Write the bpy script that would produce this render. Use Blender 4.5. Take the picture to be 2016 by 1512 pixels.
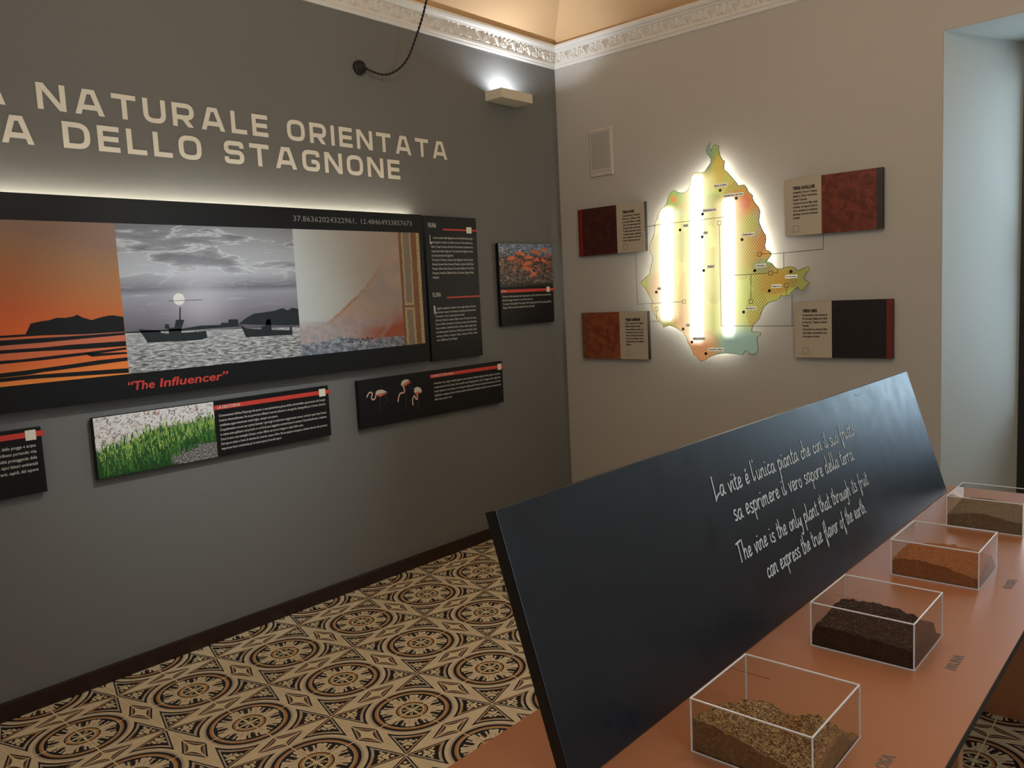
import bpy, bmesh, math, random
from mathutils import Vector, Matrix, noise as mnoise
random.seed(7)
S = bpy.context.scene
COL = S.collection
PI = math.pi
for _o in list(bpy.data.objects):
    bpy.data.objects.remove(_o)

# ------------------------------------------------------------------ camera
cam_d = bpy.data.cameras.new('camera'); cam = bpy.data.objects.new('camera', cam_d); COL.objects.link(cam)
R_ = Vector((0.74824, 0.66162, -0.04905)); U_ = Vector((-0.03529, 0.11352, 0.99291)); F_ = Vector((-0.66249, 0.74120, -0.10829))
CAM = Vector((3.649, -4.696, 1.6))
M = Matrix((R_, U_, -F_)).transposed().to_4x4(); M.translation = CAM
cam.matrix_world = M
cam_d.sensor_width = 36; cam_d.lens = 1601.36 / 2016 * 36; cam_d.clip_start = 0.05
S.camera = cam
# ------------------------------------------------------------------ world, exposure
w = bpy.data.worlds.new('world'); S.world = w; w.use_nodes = True
w.node_tree.nodes['Background'].inputs[0].default_value = (0.52, 0.72, 0.95, 1)
w.node_tree.nodes['Background'].inputs[1].default_value = 2.0
S.view_settings.view_transform = 'Standard'; S.view_settings.look = 'None'
S.view_settings.gamma = 1; S.view_settings.use_curve_mapping = False
S.view_settings.exposure = 0.25
S.cycles.use_denoising = True
S.cycles.max_bounces = 7; S.cycles.transparent_max_bounces = 16
S.cycles.sample_clamp_indirect = 4.0
S.cycles.caustics_reflective = False; S.cycles.caustics_refractive = False

def aim(o, p):
    o.rotation_euler = (Vector(p) - o.location).to_track_quat('-Z', 'Y').to_euler()
def area(name, loc, to, sx, sy, power, col, spread=180):
    l = bpy.data.lights.new(name, 'AREA'); l.shape = 'RECTANGLE'; l.size = sx; l.size_y = sy; l.energy = power; l.color = col
    l.spread = math.radians(spread)
    o = bpy.data.objects.new(name, l); COL.objects.link(o); o.location = loc; aim(o, to); return o
def spot(name, loc, to, power, col, ang, blend, rad):
    l = bpy.data.lights.new(name, 'SPOT'); l.energy = power; l.color = col; l.spot_size = math.radians(ang); l.spot_blend = blend
    l.shadow_soft_size = rad
    o = bpy.data.objects.new(name, l); COL.objects.link(o); o.location = loc; aim(o, to); return o
def point(name, loc, power, col, rad):
    l = bpy.data.lights.new(name, 'POINT'); l.energy = power; l.color = col; l.shadow_soft_size = rad
    o = bpy.data.objects.new(name, l); COL.objects.link(o); o.location = loc; return o

# cool ceiling spotlight onto the left wall (its hard shadows fix its place)
spot('spotlight_cool', (2.0, -2.82, 2.92), (0, -2.74, 1.28), 108, (0.80, 0.93, 1.0), 47, 1.0, 0.03)
# warm room light from the pendant lamps in the vault
point('pendant_light', (1.9, -2.9, 3.05), 17, (1.0, 0.93, 0.82), 0.22)
point('pendant_light', (3.15, -2.2, 3.1), 21, (1.0, 0.93, 0.82), 0.12)
spot('vault_fill_uplight', (1.9, -2.6, 2.9), (1.5, -1.9, 4.2), 20, (1.0, 0.93, 0.82), 118, 0.5, 0.1)  # added upward spot, no fixture, brightens the vault
point('pendant_light', (3.2, -5.2, 2.9), 14, (1.0, 0.94, 0.84), 0.2)
# daylight through the french window in the niche and through an unseen window added for cool fill
area('niche_daylight', (3.62, 0.95, 1.95), (2.9, -0.6, 1.6), 1.0, 1.5, 30, (0.62, 0.86, 1.0))
area('added_side_daylight', (4.80, -3.9, 1.9), (2.5, 0.3, 1.8), 1.1, 1.5, 10, (0.66, 0.86, 1.0))
# wall lamp: upward beam of the white box lamp
spot('wall_lamp_light', (0.100, -0.575, 2.874), (0.06, -0.575, 3.9), 10, (0.84, 0.90, 1.0), 165, 0.5, 0.014)
# ------------------------------------------------------------------ shader helpers
class X:
    nt = None
    def __init__(s, v): s.v = v
    @staticmethod
    def op(o, a, b=None, c=None):
        n = X.nt.nodes.new('ShaderNodeMath'); n.operation = o
        for i, q in enumerate((a, b, c)):
            if q is None: continue
            q = q.v if isinstance(q, X) else q
            if isinstance(q, (int, float)): n.inputs[i].default_value = q
            else: X.nt.links.new(q, n.inputs[i])
        return X(n.outputs[0])
    def __add__(s, o): return X.op('ADD', s, o)
    __radd__ = __add__
    def __sub__(s, o): return X.op('SUBTRACT', s, o)
    def __rsub__(s, o): return X.op('SUBTRACT', o, s)
    def __mul__(s, o): return X.op('MULTIPLY', s, o)
    __rmul__ = __mul__
    def __truediv__(s, o): return X.op('DIVIDE', s, o)
    def __neg__(s): return X.op('MULTIPLY', s, -1.0)
def mn(a, b): return X.op('MINIMUM', a, b)
def mx(a, b): return X.op('MAXIMUM', a, b)
def xabs(a): return X.op('ABSOLUTE', a)
def xsin(a): return X.op('SINE', a)
def xcos(a): return X.op('COSINE', a)
def xsqrt(a): return X.op('SQRT', a)
def xatan2(a, b): return X.op('ARCTAN2', a, b)
def xpow(a, b): return X.op('POWER', a, b)
def lt(a, b): return X.op('LESS_THAN', a, b)
def gt(a, b): return X.op('GREATER_THAN', a, b)
def band(a, lo, hi): return gt(a, lo) * lt(a, hi)
def sstep(a, lo, hi):
    n = X.nt.nodes.new('ShaderNodeMapRange'); n.interpolation_type = 'SMOOTHSTEP'
    X.nt.links.new(a.v, n.inputs[0]); n.inputs[1].default_value = lo; n.inputs[2].default_value = hi
    return X(n.outputs[0])
def gauss(u, v, cu, cv, ru, rv):
    d = (u - cu) * (1 / ru); e = (v - cv) * (1 / rv)
    return X.op('EXPONENT', -(d * d + e * e))
def disc(u, v, cu, cv, r):
    d = u - cu; e = v - cv
    return lt(d * d + e * e, r * r)

def rgb(*c):            # sRGB 0-255 -> linear
    def f(x):
        x /= 255.0
        return x / 12.92 if x <= 0.04045 else ((x + 0.055) / 1.055) ** 2.4
    return (f(c[0]), f(c[1]), f(c[2]), 1)
class Mat:
    def __init__(s, name):
        s.m = bpy.data.materials.new(name); s.m.use_nodes = True; s.nt = s.m.node_tree; X.nt = s.nt
        s.p = s.nt.nodes['Principled BSDF']; s.out = s.nt.nodes['Material Output']
    def set(s, **k):
        for a, b in k.items():
            i = s.p.inputs[a.replace('_', ' ')]
            if isinstance(b, X): s.nt.links.new(b.v, i)
            elif hasattr(b, 'is_output'): s.nt.links.new(b, i)
            else: i.default_value = b
        return s
    def uv(s):
        n = s.nt.nodes.new('ShaderNodeTexCoord'); q = s.nt.nodes.new('ShaderNodeSeparateXYZ')
        s.nt.links.new(n.outputs['UV'], q.inputs[0]); s.tc = n
        return X(q.outputs[0]), X(q.outputs[1])
    def ob(s):
        n = s.nt.nodes.new('ShaderNodeTexCoord'); q = s.nt.nodes.new('ShaderNodeSeparateXYZ')
        s.nt.links.new(n.outputs['Object'], q.inputs[0]); s.tc = n
        return X(q.outputs[0]), X(q.outputs[1]), X(q.outputs[2])
    def vec(s, a, b, c=0.0):
        n = s.nt.nodes.new('ShaderNodeCombineXYZ')
        for i, q in enumerate((a, b, c)):
            if isinstance(q, X): s.nt.links.new(q.v, n.inputs[i])
            else: n.inputs[i].default_value = q
        return n.outputs[0]
    def noise(s, scale, detail=3, rough=.55, vec=None, dist=0):
        n = s.nt.nodes.new('ShaderNodeTexNoise'); n.inputs['Scale'].default_value = scale
        n.inputs['Detail'].default_value = detail; n.inputs['Roughness'].default_value = rough; n.inputs['Distortion'].default_value = dist
        if vec is not None: s.nt.links.new(vec, n.inputs['Vector'])
        return X(n.outputs[0])
    def voro(s, scale, vec=None, feat='F1'):
        n = s.nt.nodes.new('ShaderNodeTexVoronoi'); n.inputs['Scale'].default_value = scale; n.feature = feat
        if vec is not None: s.nt.links.new(vec, n.inputs['Vector'])
        return X(n.outputs['Distance'])
    def mix(s, f, a, b, mode='MIX'):
        n = s.nt.nodes.new('ShaderNodeMix'); n.data_type = 'RGBA'; n.blend_type = mode
        for i, q in ((0, f), (6, a), (7, b)):
            if isinstance(q, X): s.nt.links.new(q.v, n.inputs[i])
            elif hasattr(q, 'is_output'): s.nt.links.new(q, n.inputs[i])
            else: n.inputs[i].default_value = q
        return n.outputs[2]
    def ramp(s, f, stops):
        n = s.nt.nodes.new('ShaderNodeValToRGB'); s.nt.links.new(f.v, n.inputs[0]); e = n.color_ramp.elements
        e[0].position, e[0].color = stops[0]; e[1].position, e[1].color = stops[-1]
        for p, c in stops[1:-1]:
            q = e.new(p); q.color = c
        return n.outputs[0]
    def bump(s, h, strength=.3, dist=.01):
        n = s.nt.nodes.new('ShaderNodeBump'); n.inputs['Strength'].default_value = strength; n.inputs['Distance'].default_value = dist
        s.nt.links.new(h.v, n.inputs['Height']); s.nt.links.new(n.outputs[0], s.p.inputs['Normal']); return s
def plain(name, c, rough=.6, var=.06, scale=25, metal=0.0, bump=0, spec=.5):
    m = Mat(name); m.ob(); f = m.noise(scale, 3, .6, m.tc.outputs['Object'])
    lo = tuple(q * (1 - var) for q in c[:3]) + (1,); hi = tuple(min(1, q * (1 + var)) for q in c[:3]) + (1,)
    m.set(Base_Color=m.mix(f, lo, hi), Roughness=rough, Metallic=metal, Specular_IOR_Level=spec)
    if bump: m.bump(f, bump, .002)
    return m.m

# ------------------------------------------------------------------ object helpers
def link(name, me, mat, parent=None, label=None, kind=None, cat=None, group=None):
    o = bpy.data.objects.new(name, me)
    if mat is not None and not len(me.materials): me.materials.append(mat)
    COL.objects.link(o)
    if parent is not None: o.parent = parent
    if label: o['label'] = label
    if kind: o['kind'] = kind
    if cat: o['category'] = cat
    if group: o['group'] = group
    return o
def thing(name, label, cat, loc=(0, 0, 0), group=None):
    o = bpy.data.objects.new(name, None); COL.objects.link(o); o.location = loc; o.empty_display_size = .05
    o['label'] = label; o['category'] = cat
    if group: o['group'] = group
    return o
class MB:
    """collects polygons in world coordinates"""
    def __init__(s): s.v = []; s.f = []; s.uv = []
    def face(s, pts, uv=None):
        b = len(s.v); s.v += [tuple(p) for p in pts]; s.f.append(tuple(range(b, b + len(pts))))
        s.uv.append(uv or [(0, 0)] * len(pts))
    def box(s, a, b):
        (x0, y0, z0), (x1, y1, z1) = a, b
        c = len(s.v)
        s.v += [(x0, y0, z0), (x1, y0, z0), (x1, y1, z0), (x0, y1, z0), (x0, y0, z1), (x1, y0, z1), (x1, y1, z1), (x0, y1, z1)]
        for q in ((0, 3, 2, 1), (4, 5, 6, 7), (0, 1, 5, 4), (1, 2, 6, 5), (2, 3, 7, 6), (3, 0, 4, 7)):
            s.f.append(tuple(c + i for i in q)); s.uv.append([(0, 0)] * 4)
        return s
    def tube(s, pts, r, n=8, rr=None, cap=True):
        pts = [Vector(p) for p in pts]; base = len(s.v); up = Vector((0, 0, 1)); prev = None
        for i, p in enumerate(pts):
            t = (pts[min(i + 1, len(pts) - 1)] - pts[max(i - 1, 0)]).normalized()
            if prev is None:
                a = t.cross(up)
                if a.length < .01: a = t.cross(Vector((1, 0, 0)))
                a.normalize()
            else:
                a = (prev - t * prev.dot(t)).normalized()
            prev = a; b = t.cross(a); q = rr[i] if rr else r
            for k in range(n):
                an = 2 * PI * k / n; s.v.append(tuple(p + (a * math.cos(an) + b * math.sin(an)) * q))
        for i in range(len(pts) - 1):
            for k in range(n):
                k2 = (k + 1) % n
                s.f.append((base + i * n + k, base + i * n + k2, base + (i + 1) * n + k2, base + (i + 1) * n + k)); s.uv.append([(0, 0)] * 4)
        if cap:
            s.f.append(tuple(base + k for k in range(n - 1, -1, -1))); s.uv.append([(0, 0)] * n)
            e = base + (len(pts) - 1) * n; s.f.append(tuple(e + k for k in range(n))); s.uv.append([(0, 0)] * n)
        return s
    def mesh(s, name='mesh', origin=(0, 0, 0), smooth=False):
        o = Vector(origin)
        me = bpy.data.meshes.new(name); me.from_pydata([tuple(Vector(v) - o) for v in s.v], [], s.f)
        l = me.uv_layers.new(name='UVMap'); i = 0
        flat = []
        for u in s.uv:
            for q in u: flat += [q[0], q[1]]
        l.data.foreach_set('uv', flat)
        if smooth: me.polygons.foreach_set('use_smooth', [True] * len(me.polygons))
        me.update(); return me
    def build(s, name, mat, parent=None, bevel=0, smooth=False, **k):
        org = tuple(parent.matrix_world.translation) if False else (0, 0, 0)
        if parent is not None: org = root_loc(parent)
        me = s.mesh(name, org, smooth)
        if bevel:
            bm = bmesh.new(); bm.from_mesh(me); bmesh.ops.remove_doubles(bm, verts=bm.verts, dist=1e-6)
            bmesh.ops.bevel(bm, geom=list(bm.edges), offset=bevel, segments=2, affect='EDGES', profile=.5)
            bm.to_mesh(me); bm.free()
        return link(name, me, mat, parent, **k)
def root_loc(o):
    p = Vector((0, 0, 0))
    while o is not None:
        p += o.location; o = o.parent
    return tuple(p)

# plane frames:  map (u,v,height) -> world
def LW(u, v, h=0): return (h, u, v)              # left wall: u = y, v = z, h = distance into the room
def RW(u, v, h=0): return (u, -h, v)             # far wall: u = x, v = z
BX, BZ = 2.827, 0.75
_up = Vector((2.676 - 2.827, 0, 1.222 - .75)).normalized(); _nr = Vector((_up.z, 0, -_up.x))
def BD(u, v, h=0):                               # leaning board face: u = y, v = distance up the board
    p = Vector((BX, u, BZ)) + _up * v + _nr * h; return tuple(p)
def TT(u, v, h=0): return (-v, u, .75 + h)       # table top, read from its long right side: u = y, v = -x

def poly(name, fr, pts, h, mat, parent, th=.0006, **k):
    """thin printed shape: a prism th thick standing on plane height h"""
    b = MB(); n = len(pts)
    top = [fr(p[0], p[1], h + th) for p in pts]; bot = [fr(p[0], p[1], h) for p in pts]
    us = [p[0] for p in pts]; vs = [p[1] for p in pts]; du = max(us) - min(us) or 1; dv = max(vs) - min(vs) or 1
    uv = [((p[0] - min(us)) / du, (p[1] - min(vs)) / dv) for p in pts]
    b.face(top, uv)
    for i in range(n):
        j = (i + 1) % n; b.face([bot[i], bot[j], top[j], top[i]])
    o = b.build(name, mat, parent, **k)
    bm = bmesh.new(); bm.from_mesh(o.data)
    big = [f for f in bm.faces if len(f.verts) > 4]
    if big: bmesh.ops.triangulate(bm, faces=big)
    bm.to_mesh(o.data); bm.free()
    return o
def rect(name, fr, u0, u1, v0, v1, h, mat, parent, th=.0006, **k):
    return poly(name, fr, [(u0, v0), (u1, v0), (u1, v1), (u0, v1)], h, mat, parent, th, **k)
def slab(name, fr, u0, u1, v0, v1, h0, h1, mat, parent, bevel=.0012, **k):
    b = MB(); P = [fr(u, v, h) for h in (h0, h1) for (u, v) in ((u0, v0), (u1, v0), (u1, v1), (u0, v1))]
    b.v = [tuple(p) for p in P]
    for q in ((0, 3, 2, 1), (4, 5, 6, 7), (0, 1, 5, 4), (1, 2, 6, 5), (2, 3, 7, 6), (3, 0, 4, 7)):
        b.f.append(q); b.uv.append([(0, 0), (1, 0), (1, 1), (0, 1)])
    return b.build(name, mat, parent, bevel, **k)

# text with the built-in font
def text_verts(body, size, bold=0.0, shear=0.0, res=2):
    c = bpy.data.curves.new('t', 'FONT'); c.body = body; c.size = size; c.offset = bold; c.shear = shear; c.resolution_u = res
    o = bpy.data.objects.new('t', c); me = bpy.data.meshes.new_from_object(o)
    V = [tuple(v.co) for v in me.vertices]; Fs = [tuple(p.vertices) for p in me.polygons]
    bpy.data.objects.remove(o); bpy.data.curves.remove(c); bpy.data.meshes.remove(me)
    return V, Fs
def lettering(name, fr, lines, h, mat, parent, **k):
    """lines: (text, u0, v_base, cap_height, width or None, bold)"""
    b = MB()
    for ln in lines:
        t, u0, v0, cap, width = ln[:5]; bold = ln[5] if len(ln) > 5 else 0.0; shear = ln[6] if len(ln) > 6 else 0.0
        V, Fs = text_verts(t, cap / .70, bold * cap, shear)
        if not V: continue
        x0 = min(v[0] for v in V); x1 = max(v[0] for v in V)
        s = 1.0 if width is None else width / (x1 - x0)
        base = len(b.v)
        b.v += [fr(u0 + (v[0] - x0) * s, v0 + v[1], h) for v in V]
        for f in Fs: b.f.append(tuple(base + i for i in f)); b.uv.append([(0, 0)] * len(f))
    return b.build(name, mat, parent, **k)

# ------------------------------------------------------------------ materials
def wall_mat(name, c, bscale=260, bstr=.25):
    m = Mat(name); m.ob(); v = m.tc.outputs['Object']
    big = m.noise(1.3, 3, .5, v); fine = m.noise(bscale, 2, .6, v); mid = m.noise(40, 3, .6, v)
    lo = tuple(q * .93 for q in c[:3]) + (1,); hi = tuple(q * 1.07 for q in c[:3]) + (1,)
    m.set(Base_Color=m.mix(big, lo, hi), Roughness=.72, Specular_IOR_Level=.3)
    m.bump(fine * .5 + mid * .8, bstr, .004); return m.m
M_LEFT = wall_mat('grey_wall_paint', rgb(114, 114, 110), 220, .35)
M_RIGHT = wall_mat('pale_wall_paint', rgb(188, 184, 176), 160, .08)
M_REVEAL = wall_mat('niche_paint', rgb(196, 196, 188), 160, .1)
M_CEIL = wall_mat('peach_vault_paint', rgb(226, 188, 142), 90, .08)
M_CORN = plain('white_stucco', rgb(222, 218, 210), .6, .05, 60, bump=.2)
M_BASE = plain('dark_wood_skirting', (0.022, .006, .005, 1), .35, .3, 12)
M_GROUT = plain('cream_grout', rgb(232, 214, 170), .8, .08, 80)
M_BLACK = plain('black_panel', (0.007, .007, .0075, 1), .45, .1, 10, spec=.25)
M_BLACKEDGE = plain('black_edge', (0.008, .008, .008, 1), .6, .1, 30)
M_WHITE = plain('white_print', rgb(226, 224, 216), .55, .03)
M_TITLE = plain('cream_lettering', rgb(228, 224, 208), .7, .07, 220, bump=.3)
M_GREYTXT = plain('grey_lettering', rgb(150, 150, 148), .5)
M_RED = plain('red_print', rgb(206, 62, 48), .5, .04)
M_REDTXT = plain('red_lettering', rgb(196, 58, 52), .5, .04)
M_SQ = plain('cream_square', rgb(232, 226, 208), .5, .03)
M_SIL = plain('silhouette_ink', (0.010, .010, .011, 1), .5, .2, spec=.2)
M_SILG = plain('grey_silhouette_ink', (0.022, .027, .030, 1), .5, .2, spec=.2)
M_INK = plain('black_ink', (0.012, .011, .010, 1), .5, .1)
M_BEIGE = plain('beige_card', rgb(190, 180, 160), .6, .04)
M_LAMP = plain('lamp_box_paint', rgb(214, 206, 184), .5, .03)
M_PLASTIC = plain('white_plastic', rgb(200, 194, 182), .45, .03)
M_COVER = plain('grey_cover', rgb(172, 170, 162), .5, .06, 14)
M_CABLE = plain('black_cable', (0.008, .007, .007, 1), .6, .2, 300)
M_FRAME = plain('dark_window_frame', (0.012, .014, .014, 1), .4, .2)

m = Mat('copper_laminate'); m.ob(); v = m.tc.outputs['Object']
n1 = m.noise(3, 3, .5, v); n2 = m.noise(400, 2, .5, v)
m.set(Base_Color=m.mix(n1, rgb(184, 122, 84), rgb(194, 130, 90)), Metallic=.30, Roughness=n1 * .10 + .27)
m.bump(n2, .05, .001); M_COPPER = m.m
m = Mat('dark_slate_laminate'); m.ob(); v = m.tc.outputs['Object']
n1 = m.noise(5, 4, .6, v); n2 = m.noise(14, 3, .6, v)
m.set(Base_Color=m.mix(n1, (0.004, .009, .014, 1), (0.008, .015, .022, 1)), Roughness=n2 * .18 + .26, Specular_IOR_Level=.7)
M_SLATE = m.m
m = Mat('chalk_lettering'); m.ob(); M_CHALK = m.set(Base_Color=m.mix(m.noise(300, 2, .6, m.tc.outputs['Object']), rgb(205, 216, 216), rgb(240, 244, 242)), Roughness=.7).m
M_TPRINT = plain('grey_green_print', rgb(112, 100, 84), .5)

# acrylic
def acrylic():
    m = Mat('clear_acrylic'); nt = m.nt
    tr = nt.nodes.new('ShaderNodeBsdfTransparent'); tr.inputs[0].default_value = (.96, .97, .96, 1)
    gl = nt.nodes.new('ShaderNodeBsdfGlossy'); gl.inputs['Roughness'].default_value = .03
    fr = nt.nodes.new('ShaderNodeFresnel'); fr.inputs[0].default_value = 1.45
    ge = nt.nodes.new('ShaderNodeNewGeometry'); ff = X(fr.outputs[0]) * (1 - X(ge.outputs['Backfacing']))
    mx_ = nt.nodes.new('ShaderNodeMixShader'); nt.links.new(ff.v, mx_.inputs[0]); nt.links.new(tr.outputs[0], mx_.inputs[1]); nt.links.new(gl.outputs[0], mx_.inputs[2])
    nt.links.new(mx_.outputs[0], m.out.inputs[0]); return m.m
M_ACR = acrylic()
m = Mat('acrylic_edge_glow'); nt = m.nt
m.set(Base_Color=(.93, .94, .92, 1), Roughness=.10, Specular_IOR_Level=1.0, Transmission_Weight=0.0)  # near-white colour stands in for light glowing at the clear edges
tr = nt.nodes.new('ShaderNodeBsdfTransparent'); mxs = nt.nodes.new('ShaderNodeMixShader'); mxs.inputs[0].default_value = .92
nt.links.new(tr.outputs[0], mxs.inputs[1]); nt.links.new(m.p.outputs[0], mxs.inputs[2]); nt.links.new(mxs.outputs[0], m.out.inputs[0]); M_EDGE = m.m
m = Mat('window_glass'); nt = m.nt
tr = nt.nodes.new('ShaderNodeBsdfTransparent'); gl = nt.nodes.new('ShaderNodeBsdfGlossy'); gl.inputs['Roughness'].default_value = .02
mxs = nt.nodes.new('ShaderNodeMixShader'); mxs.inputs[0].default_value = .08
nt.links.new(tr.outputs[0], mxs.inputs[1]); nt.links.new(gl.outputs[0], mxs.inputs[2]); nt.links.new(mxs.outputs[0], m.out.inputs[0]); M_GLASS = m.m

def soil(name, a, b, c, rough=.9):
    m = Mat(name); m.ob(); v = m.tc.outputs['Object']
    f = m.noise(160, 4, .7, v); g = m.noise(38, 3, .6, v)
    m.set(Base_Color=m.mix(sstep(g, .3, .7), m.mix(sstep(f, .35, .65), a, b), c), Roughness=rough, Specular_IOR_Level=.2)
    m.bump(f, .6, .004); return m.m

# floor tile: the encaustic pattern as distance fields in tile coordinates
m = Mat('encaustic_tile'); p, q = m.uv()
TAN = rgb(230, 212, 176); DARK = rgb(26, 23, 28); ORG = rgb(190, 134, 72); GRY = rgb(190, 176, 156); LITE = rgb(226, 210, 172)
w1 = m.noise(3.0, 2, .5, m.tc.outputs['UV']); w2 = m.noise(40, 2, .6, m.tc.outputs['UV'])
r = xsqrt(p * p + q * q); th = xatan2(q, p)
col = m.mix(sstep(w1, .35, .65), TAN, rgb(220, 203, 170))
def lay(mask, c):
    global col
    col = m.mix(mask, col, c)
# petal
s_ = (2.0 - p - q) * .70711; t_ = xabs(p - q) * .70711
dside = (s_ * .4664 - t_ * .8846) * 1.8; darc = r - .825; d = mn(dside, darc)
lay(gt(d, -.014), DARK); lay(band(d, .030, .052), GRY); lay(band(d, .052, .078) * gt(p - q, 0), ORG); lay(band(d, .052, .078) * lt(p - q, 0), GRY)
mot = mx(mx(disc(s_, t_, .325, 0, .064), disc(s_, t_, .385, .080, .036)), mx(disc(s_, t_, .425, .036, .030), disc(s_, t_, .215, 0, .030)))
mot = mx(mot, mx(disc(s_, t_, .290, .064, .026), mx(disc(s_, t_, .420, .135, .024), band(s_, .2, .34) * lt(t_, .018))))
mot = mot * (1 - disc(s_, t_, .268, 0, .021)) * (1 - disc(s_, t_, .37, .052, .012))
lay(mot * gt(d, .088), LITE)
# medallion
lay(band(r, .555, .705), DARK); lay(band(r, .585, .608), GRY); lay(band(r, .608, .650), ORG); lay(band(r, .705, .745), GRY)
lobe = xabs(xcos(th * 4.0)); fine = xabs(xsin(th * 16.0)); 
edge = .470 + lobe * .066 + fine * .026
lay(band(r, .26, .565) * gt(r, edge), DARK)
notch = xabs(xsin(th * 4.0 + 0.0))
nd = xabs(xcos(th * 4.0)) * r
lay(band(r, .355, .5) * lt(nd, .105 + (r - .36) * .6), DARK)
lay(band(r, .43, .56) * lt(xabs(xcos(th * 8.0)) * r, .13), DARK)
lay(band(r, .385, .43) * lt(nd, .17) * lt(xabs(r - .41), .016), DARK)
veins = sstep(xsin(th * 24.0), .2, 1.0) * band(r, .30, .45) * .35
lay(veins, rgb(150, 136, 104))
lay(band(r, .215, .285), ORG); lay(band(r, .262, .285), DARK); lay(lt(r, .222), rgb(206, 194, 160)); lay(lt(r, .185), DARK)
pet = xabs(xcos(th * 4.0)); petr = .175 * pet
lay(lt(r, petr), rgb(222, 206, 164)); lay(band(r, .06, .13) * gt(pet, .92), DARK)
# star between the medallions, at (1,0) and (0,1)
for (a, b) in ((xabs(1 - p), xabs(q)), (xabs(1 - q), xabs(p))):
    rh = a * (1 / .185) + b * (1 / .40)
    lay(lt(rh, 1.14), DARK); lay(lt(rh, .96), GRY); lay(lt(rh, .86), rgb(150, 108, 74)); lay(lt(rh, .70), DARK)
    st = xpow(a * (1 / .17) + .0001, .55) + xpow(b * (1 / .42) + .0001, .55)
    lay(lt(st, 1.0), LITE)
lay(lt(mn(xabs(p), xabs(1 - p)), .0) , LITE)
dirt = m.noise(7, 4, .6, m.tc.outputs['Object'])
col = m.mix(sstep(w2, .3, .8) * .12, col, rgb(120, 104, 80))
m.set(Base_Color=col, Roughness=.42, Specular_IOR_Level=.35); M_TILE = m.m

# ------------------------------------------------------------------ room shell
W_, L_, HC = 4.6, -6.3, 3.31
def st(name, b, mat, **k): return b.build(name, mat, None, kind='structure', **k)
TX, TY = .222, .2238
def tile_mesh(fx, fy):
    g = .0021; bv = .0010; b = MB()
    o = [(g, g), (TX - g, g), (TX - g, TY - g), (g, TY - g)]; i = [(g + bv, g + bv), (TX - g - bv, g + bv), (TX - g - bv, TY - g - bv), (g + bv, TY - g - bv)]
    def uv(pt):
        u, v = pt[0] / TX, pt[1] / TY
        return (1 - u if fx else u, 1 - v if fy else v)
    b.face([(x, y, 0) for x, y in i], [uv(k) for k in i])
    for a in range(4):
        c = (a + 1) % 4
        b.face([(o[a][0], o[a][1], -.0012), (o[c][0], o[c][1], -.0012), (i[c][0], i[c][1], 0), (i[a][0], i[a][1], 0)], [uv(o[a]), uv(o[c]), uv(i[c]), uv(i[a])])
        b.face([(o[a][0], o[a][1], -.008), (o[c][0], o[c][1], -.008), (o[c][0], o[c][1], -.0012), (o[a][0], o[a][1], -.0012)], [uv(o[a]), uv(o[c]), uv(o[c]), uv(o[a])])
    return b
b = MB(); b.box((0, L_, -.06), (W_, 0, -.0008)); b.box((2.4, 0, -.06), (4.1, .75, -.0008))
floor = st('floor', b, M_GROUT)
X0, Y0 = .393 - 2 * TX, -2.283
MS = {(a, c): tile_mesh(a, c) for a in (0, 1) for c in (0, 1)}
MSH = {k: v.mesh('tile') for k, v in MS.items()}
for q in MSH.values(): q.materials.append(M_TILE)
cand = []
for i in range(0, 24):
    for j in range(-20, 14):
        x = X0 + i * TX; y = Y0 + j * TY
        if x + TX < .01 or x > W_ or y + TY < L_ + .02 or y > .72: continue
        if y > -.02 and (x < 2.5 or x > 3.98): continue
        c = Vector((x + TX / 2, y + TY / 2, 0)) - CAM; z = c.dot(F_)
        px = 1008 + 1601 * c.dot(R_) / z if z > .3 else -9999; py = 756 - 1601 * c.dot(U_) / z if z > .3 else -9999
        vis = -120 < px < 2140 and -100 < py < 1640 and not (1180 < px < 1840 and py < 1700)
        cand.append((0 if vis else 1, z if z > 0 else 99, i, j, x, y))
cand.sort()
rest = MB()
for n, (vis, z, i, j, x, y) in enumerate(cand):
    key = (i % 2, j % 2)
    clip = x < 0 or x + TX > W_ or y + TY > 0 and y < 0 or y < L_
    if n < 300:
        o = link('tile', MSH[key], M_TILE, floor); o.location = (x, y, random.uniform(-.0003, .0003))
    else:
        s = MS[key]; bs = len(rest.v)
        rest.v += [(v[0] + x, v[1] + y, v[2]) for v in s.v]
        rest.f += [tuple(bs + k for k in f) for f in s.f]; rest.uv += s.uv
rest.build('tile_field', M_TILE, floor, kind='stuff')

b = MB(); b.box((-.3, L_ - .3, -.06), (0, .0, 3.6)); wall_left = st('wall_left', b, M_LEFT)
# far wall with the deep window niche (splayed sides)
b = MB(); T = .75; NX0, NX1, NZ = 2.494, 3.95, 2.824
b.box((-.3, 0, -.06), (NX0, T, NZ)); b.box((-.3, 0, NZ), (W_ + .3, T, 3.6)); b.box((NX1, 0, -.06), (W_ + .3, T, NZ))
wall_far = st('wall_far', b, M_RIGHT)
b = MB()
b.face([(NX0 + .001, 0, 0), (NX0 + .001, .6, 0), (NX0 + .001, .6, NZ), (NX0 + .001, 0, NZ)])
b.face([(NX0 + .001, 0.0, 0), (2.745, .6, 0), (2.745, .6, NZ), (NX0 + .001, 0.0, NZ)])
b.face([(NX0 + .001, .6, 0), (2.745, .6, 0), (2.745, .6, NZ), (NX0 + .001, .6, NZ)])
b.face([(NX0 + .001, 0, 0), (2.745, .6, 0), (NX0 + .001, .6, 0)])
b.face([(NX0 + .001, 0, NZ), (2.745, .6, NZ), (NX0 + .001, .6, NZ)])
b.box((NX0 + .002, .001, NZ - .004), (NX1 - .001, .6, NZ - .0005))
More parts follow.
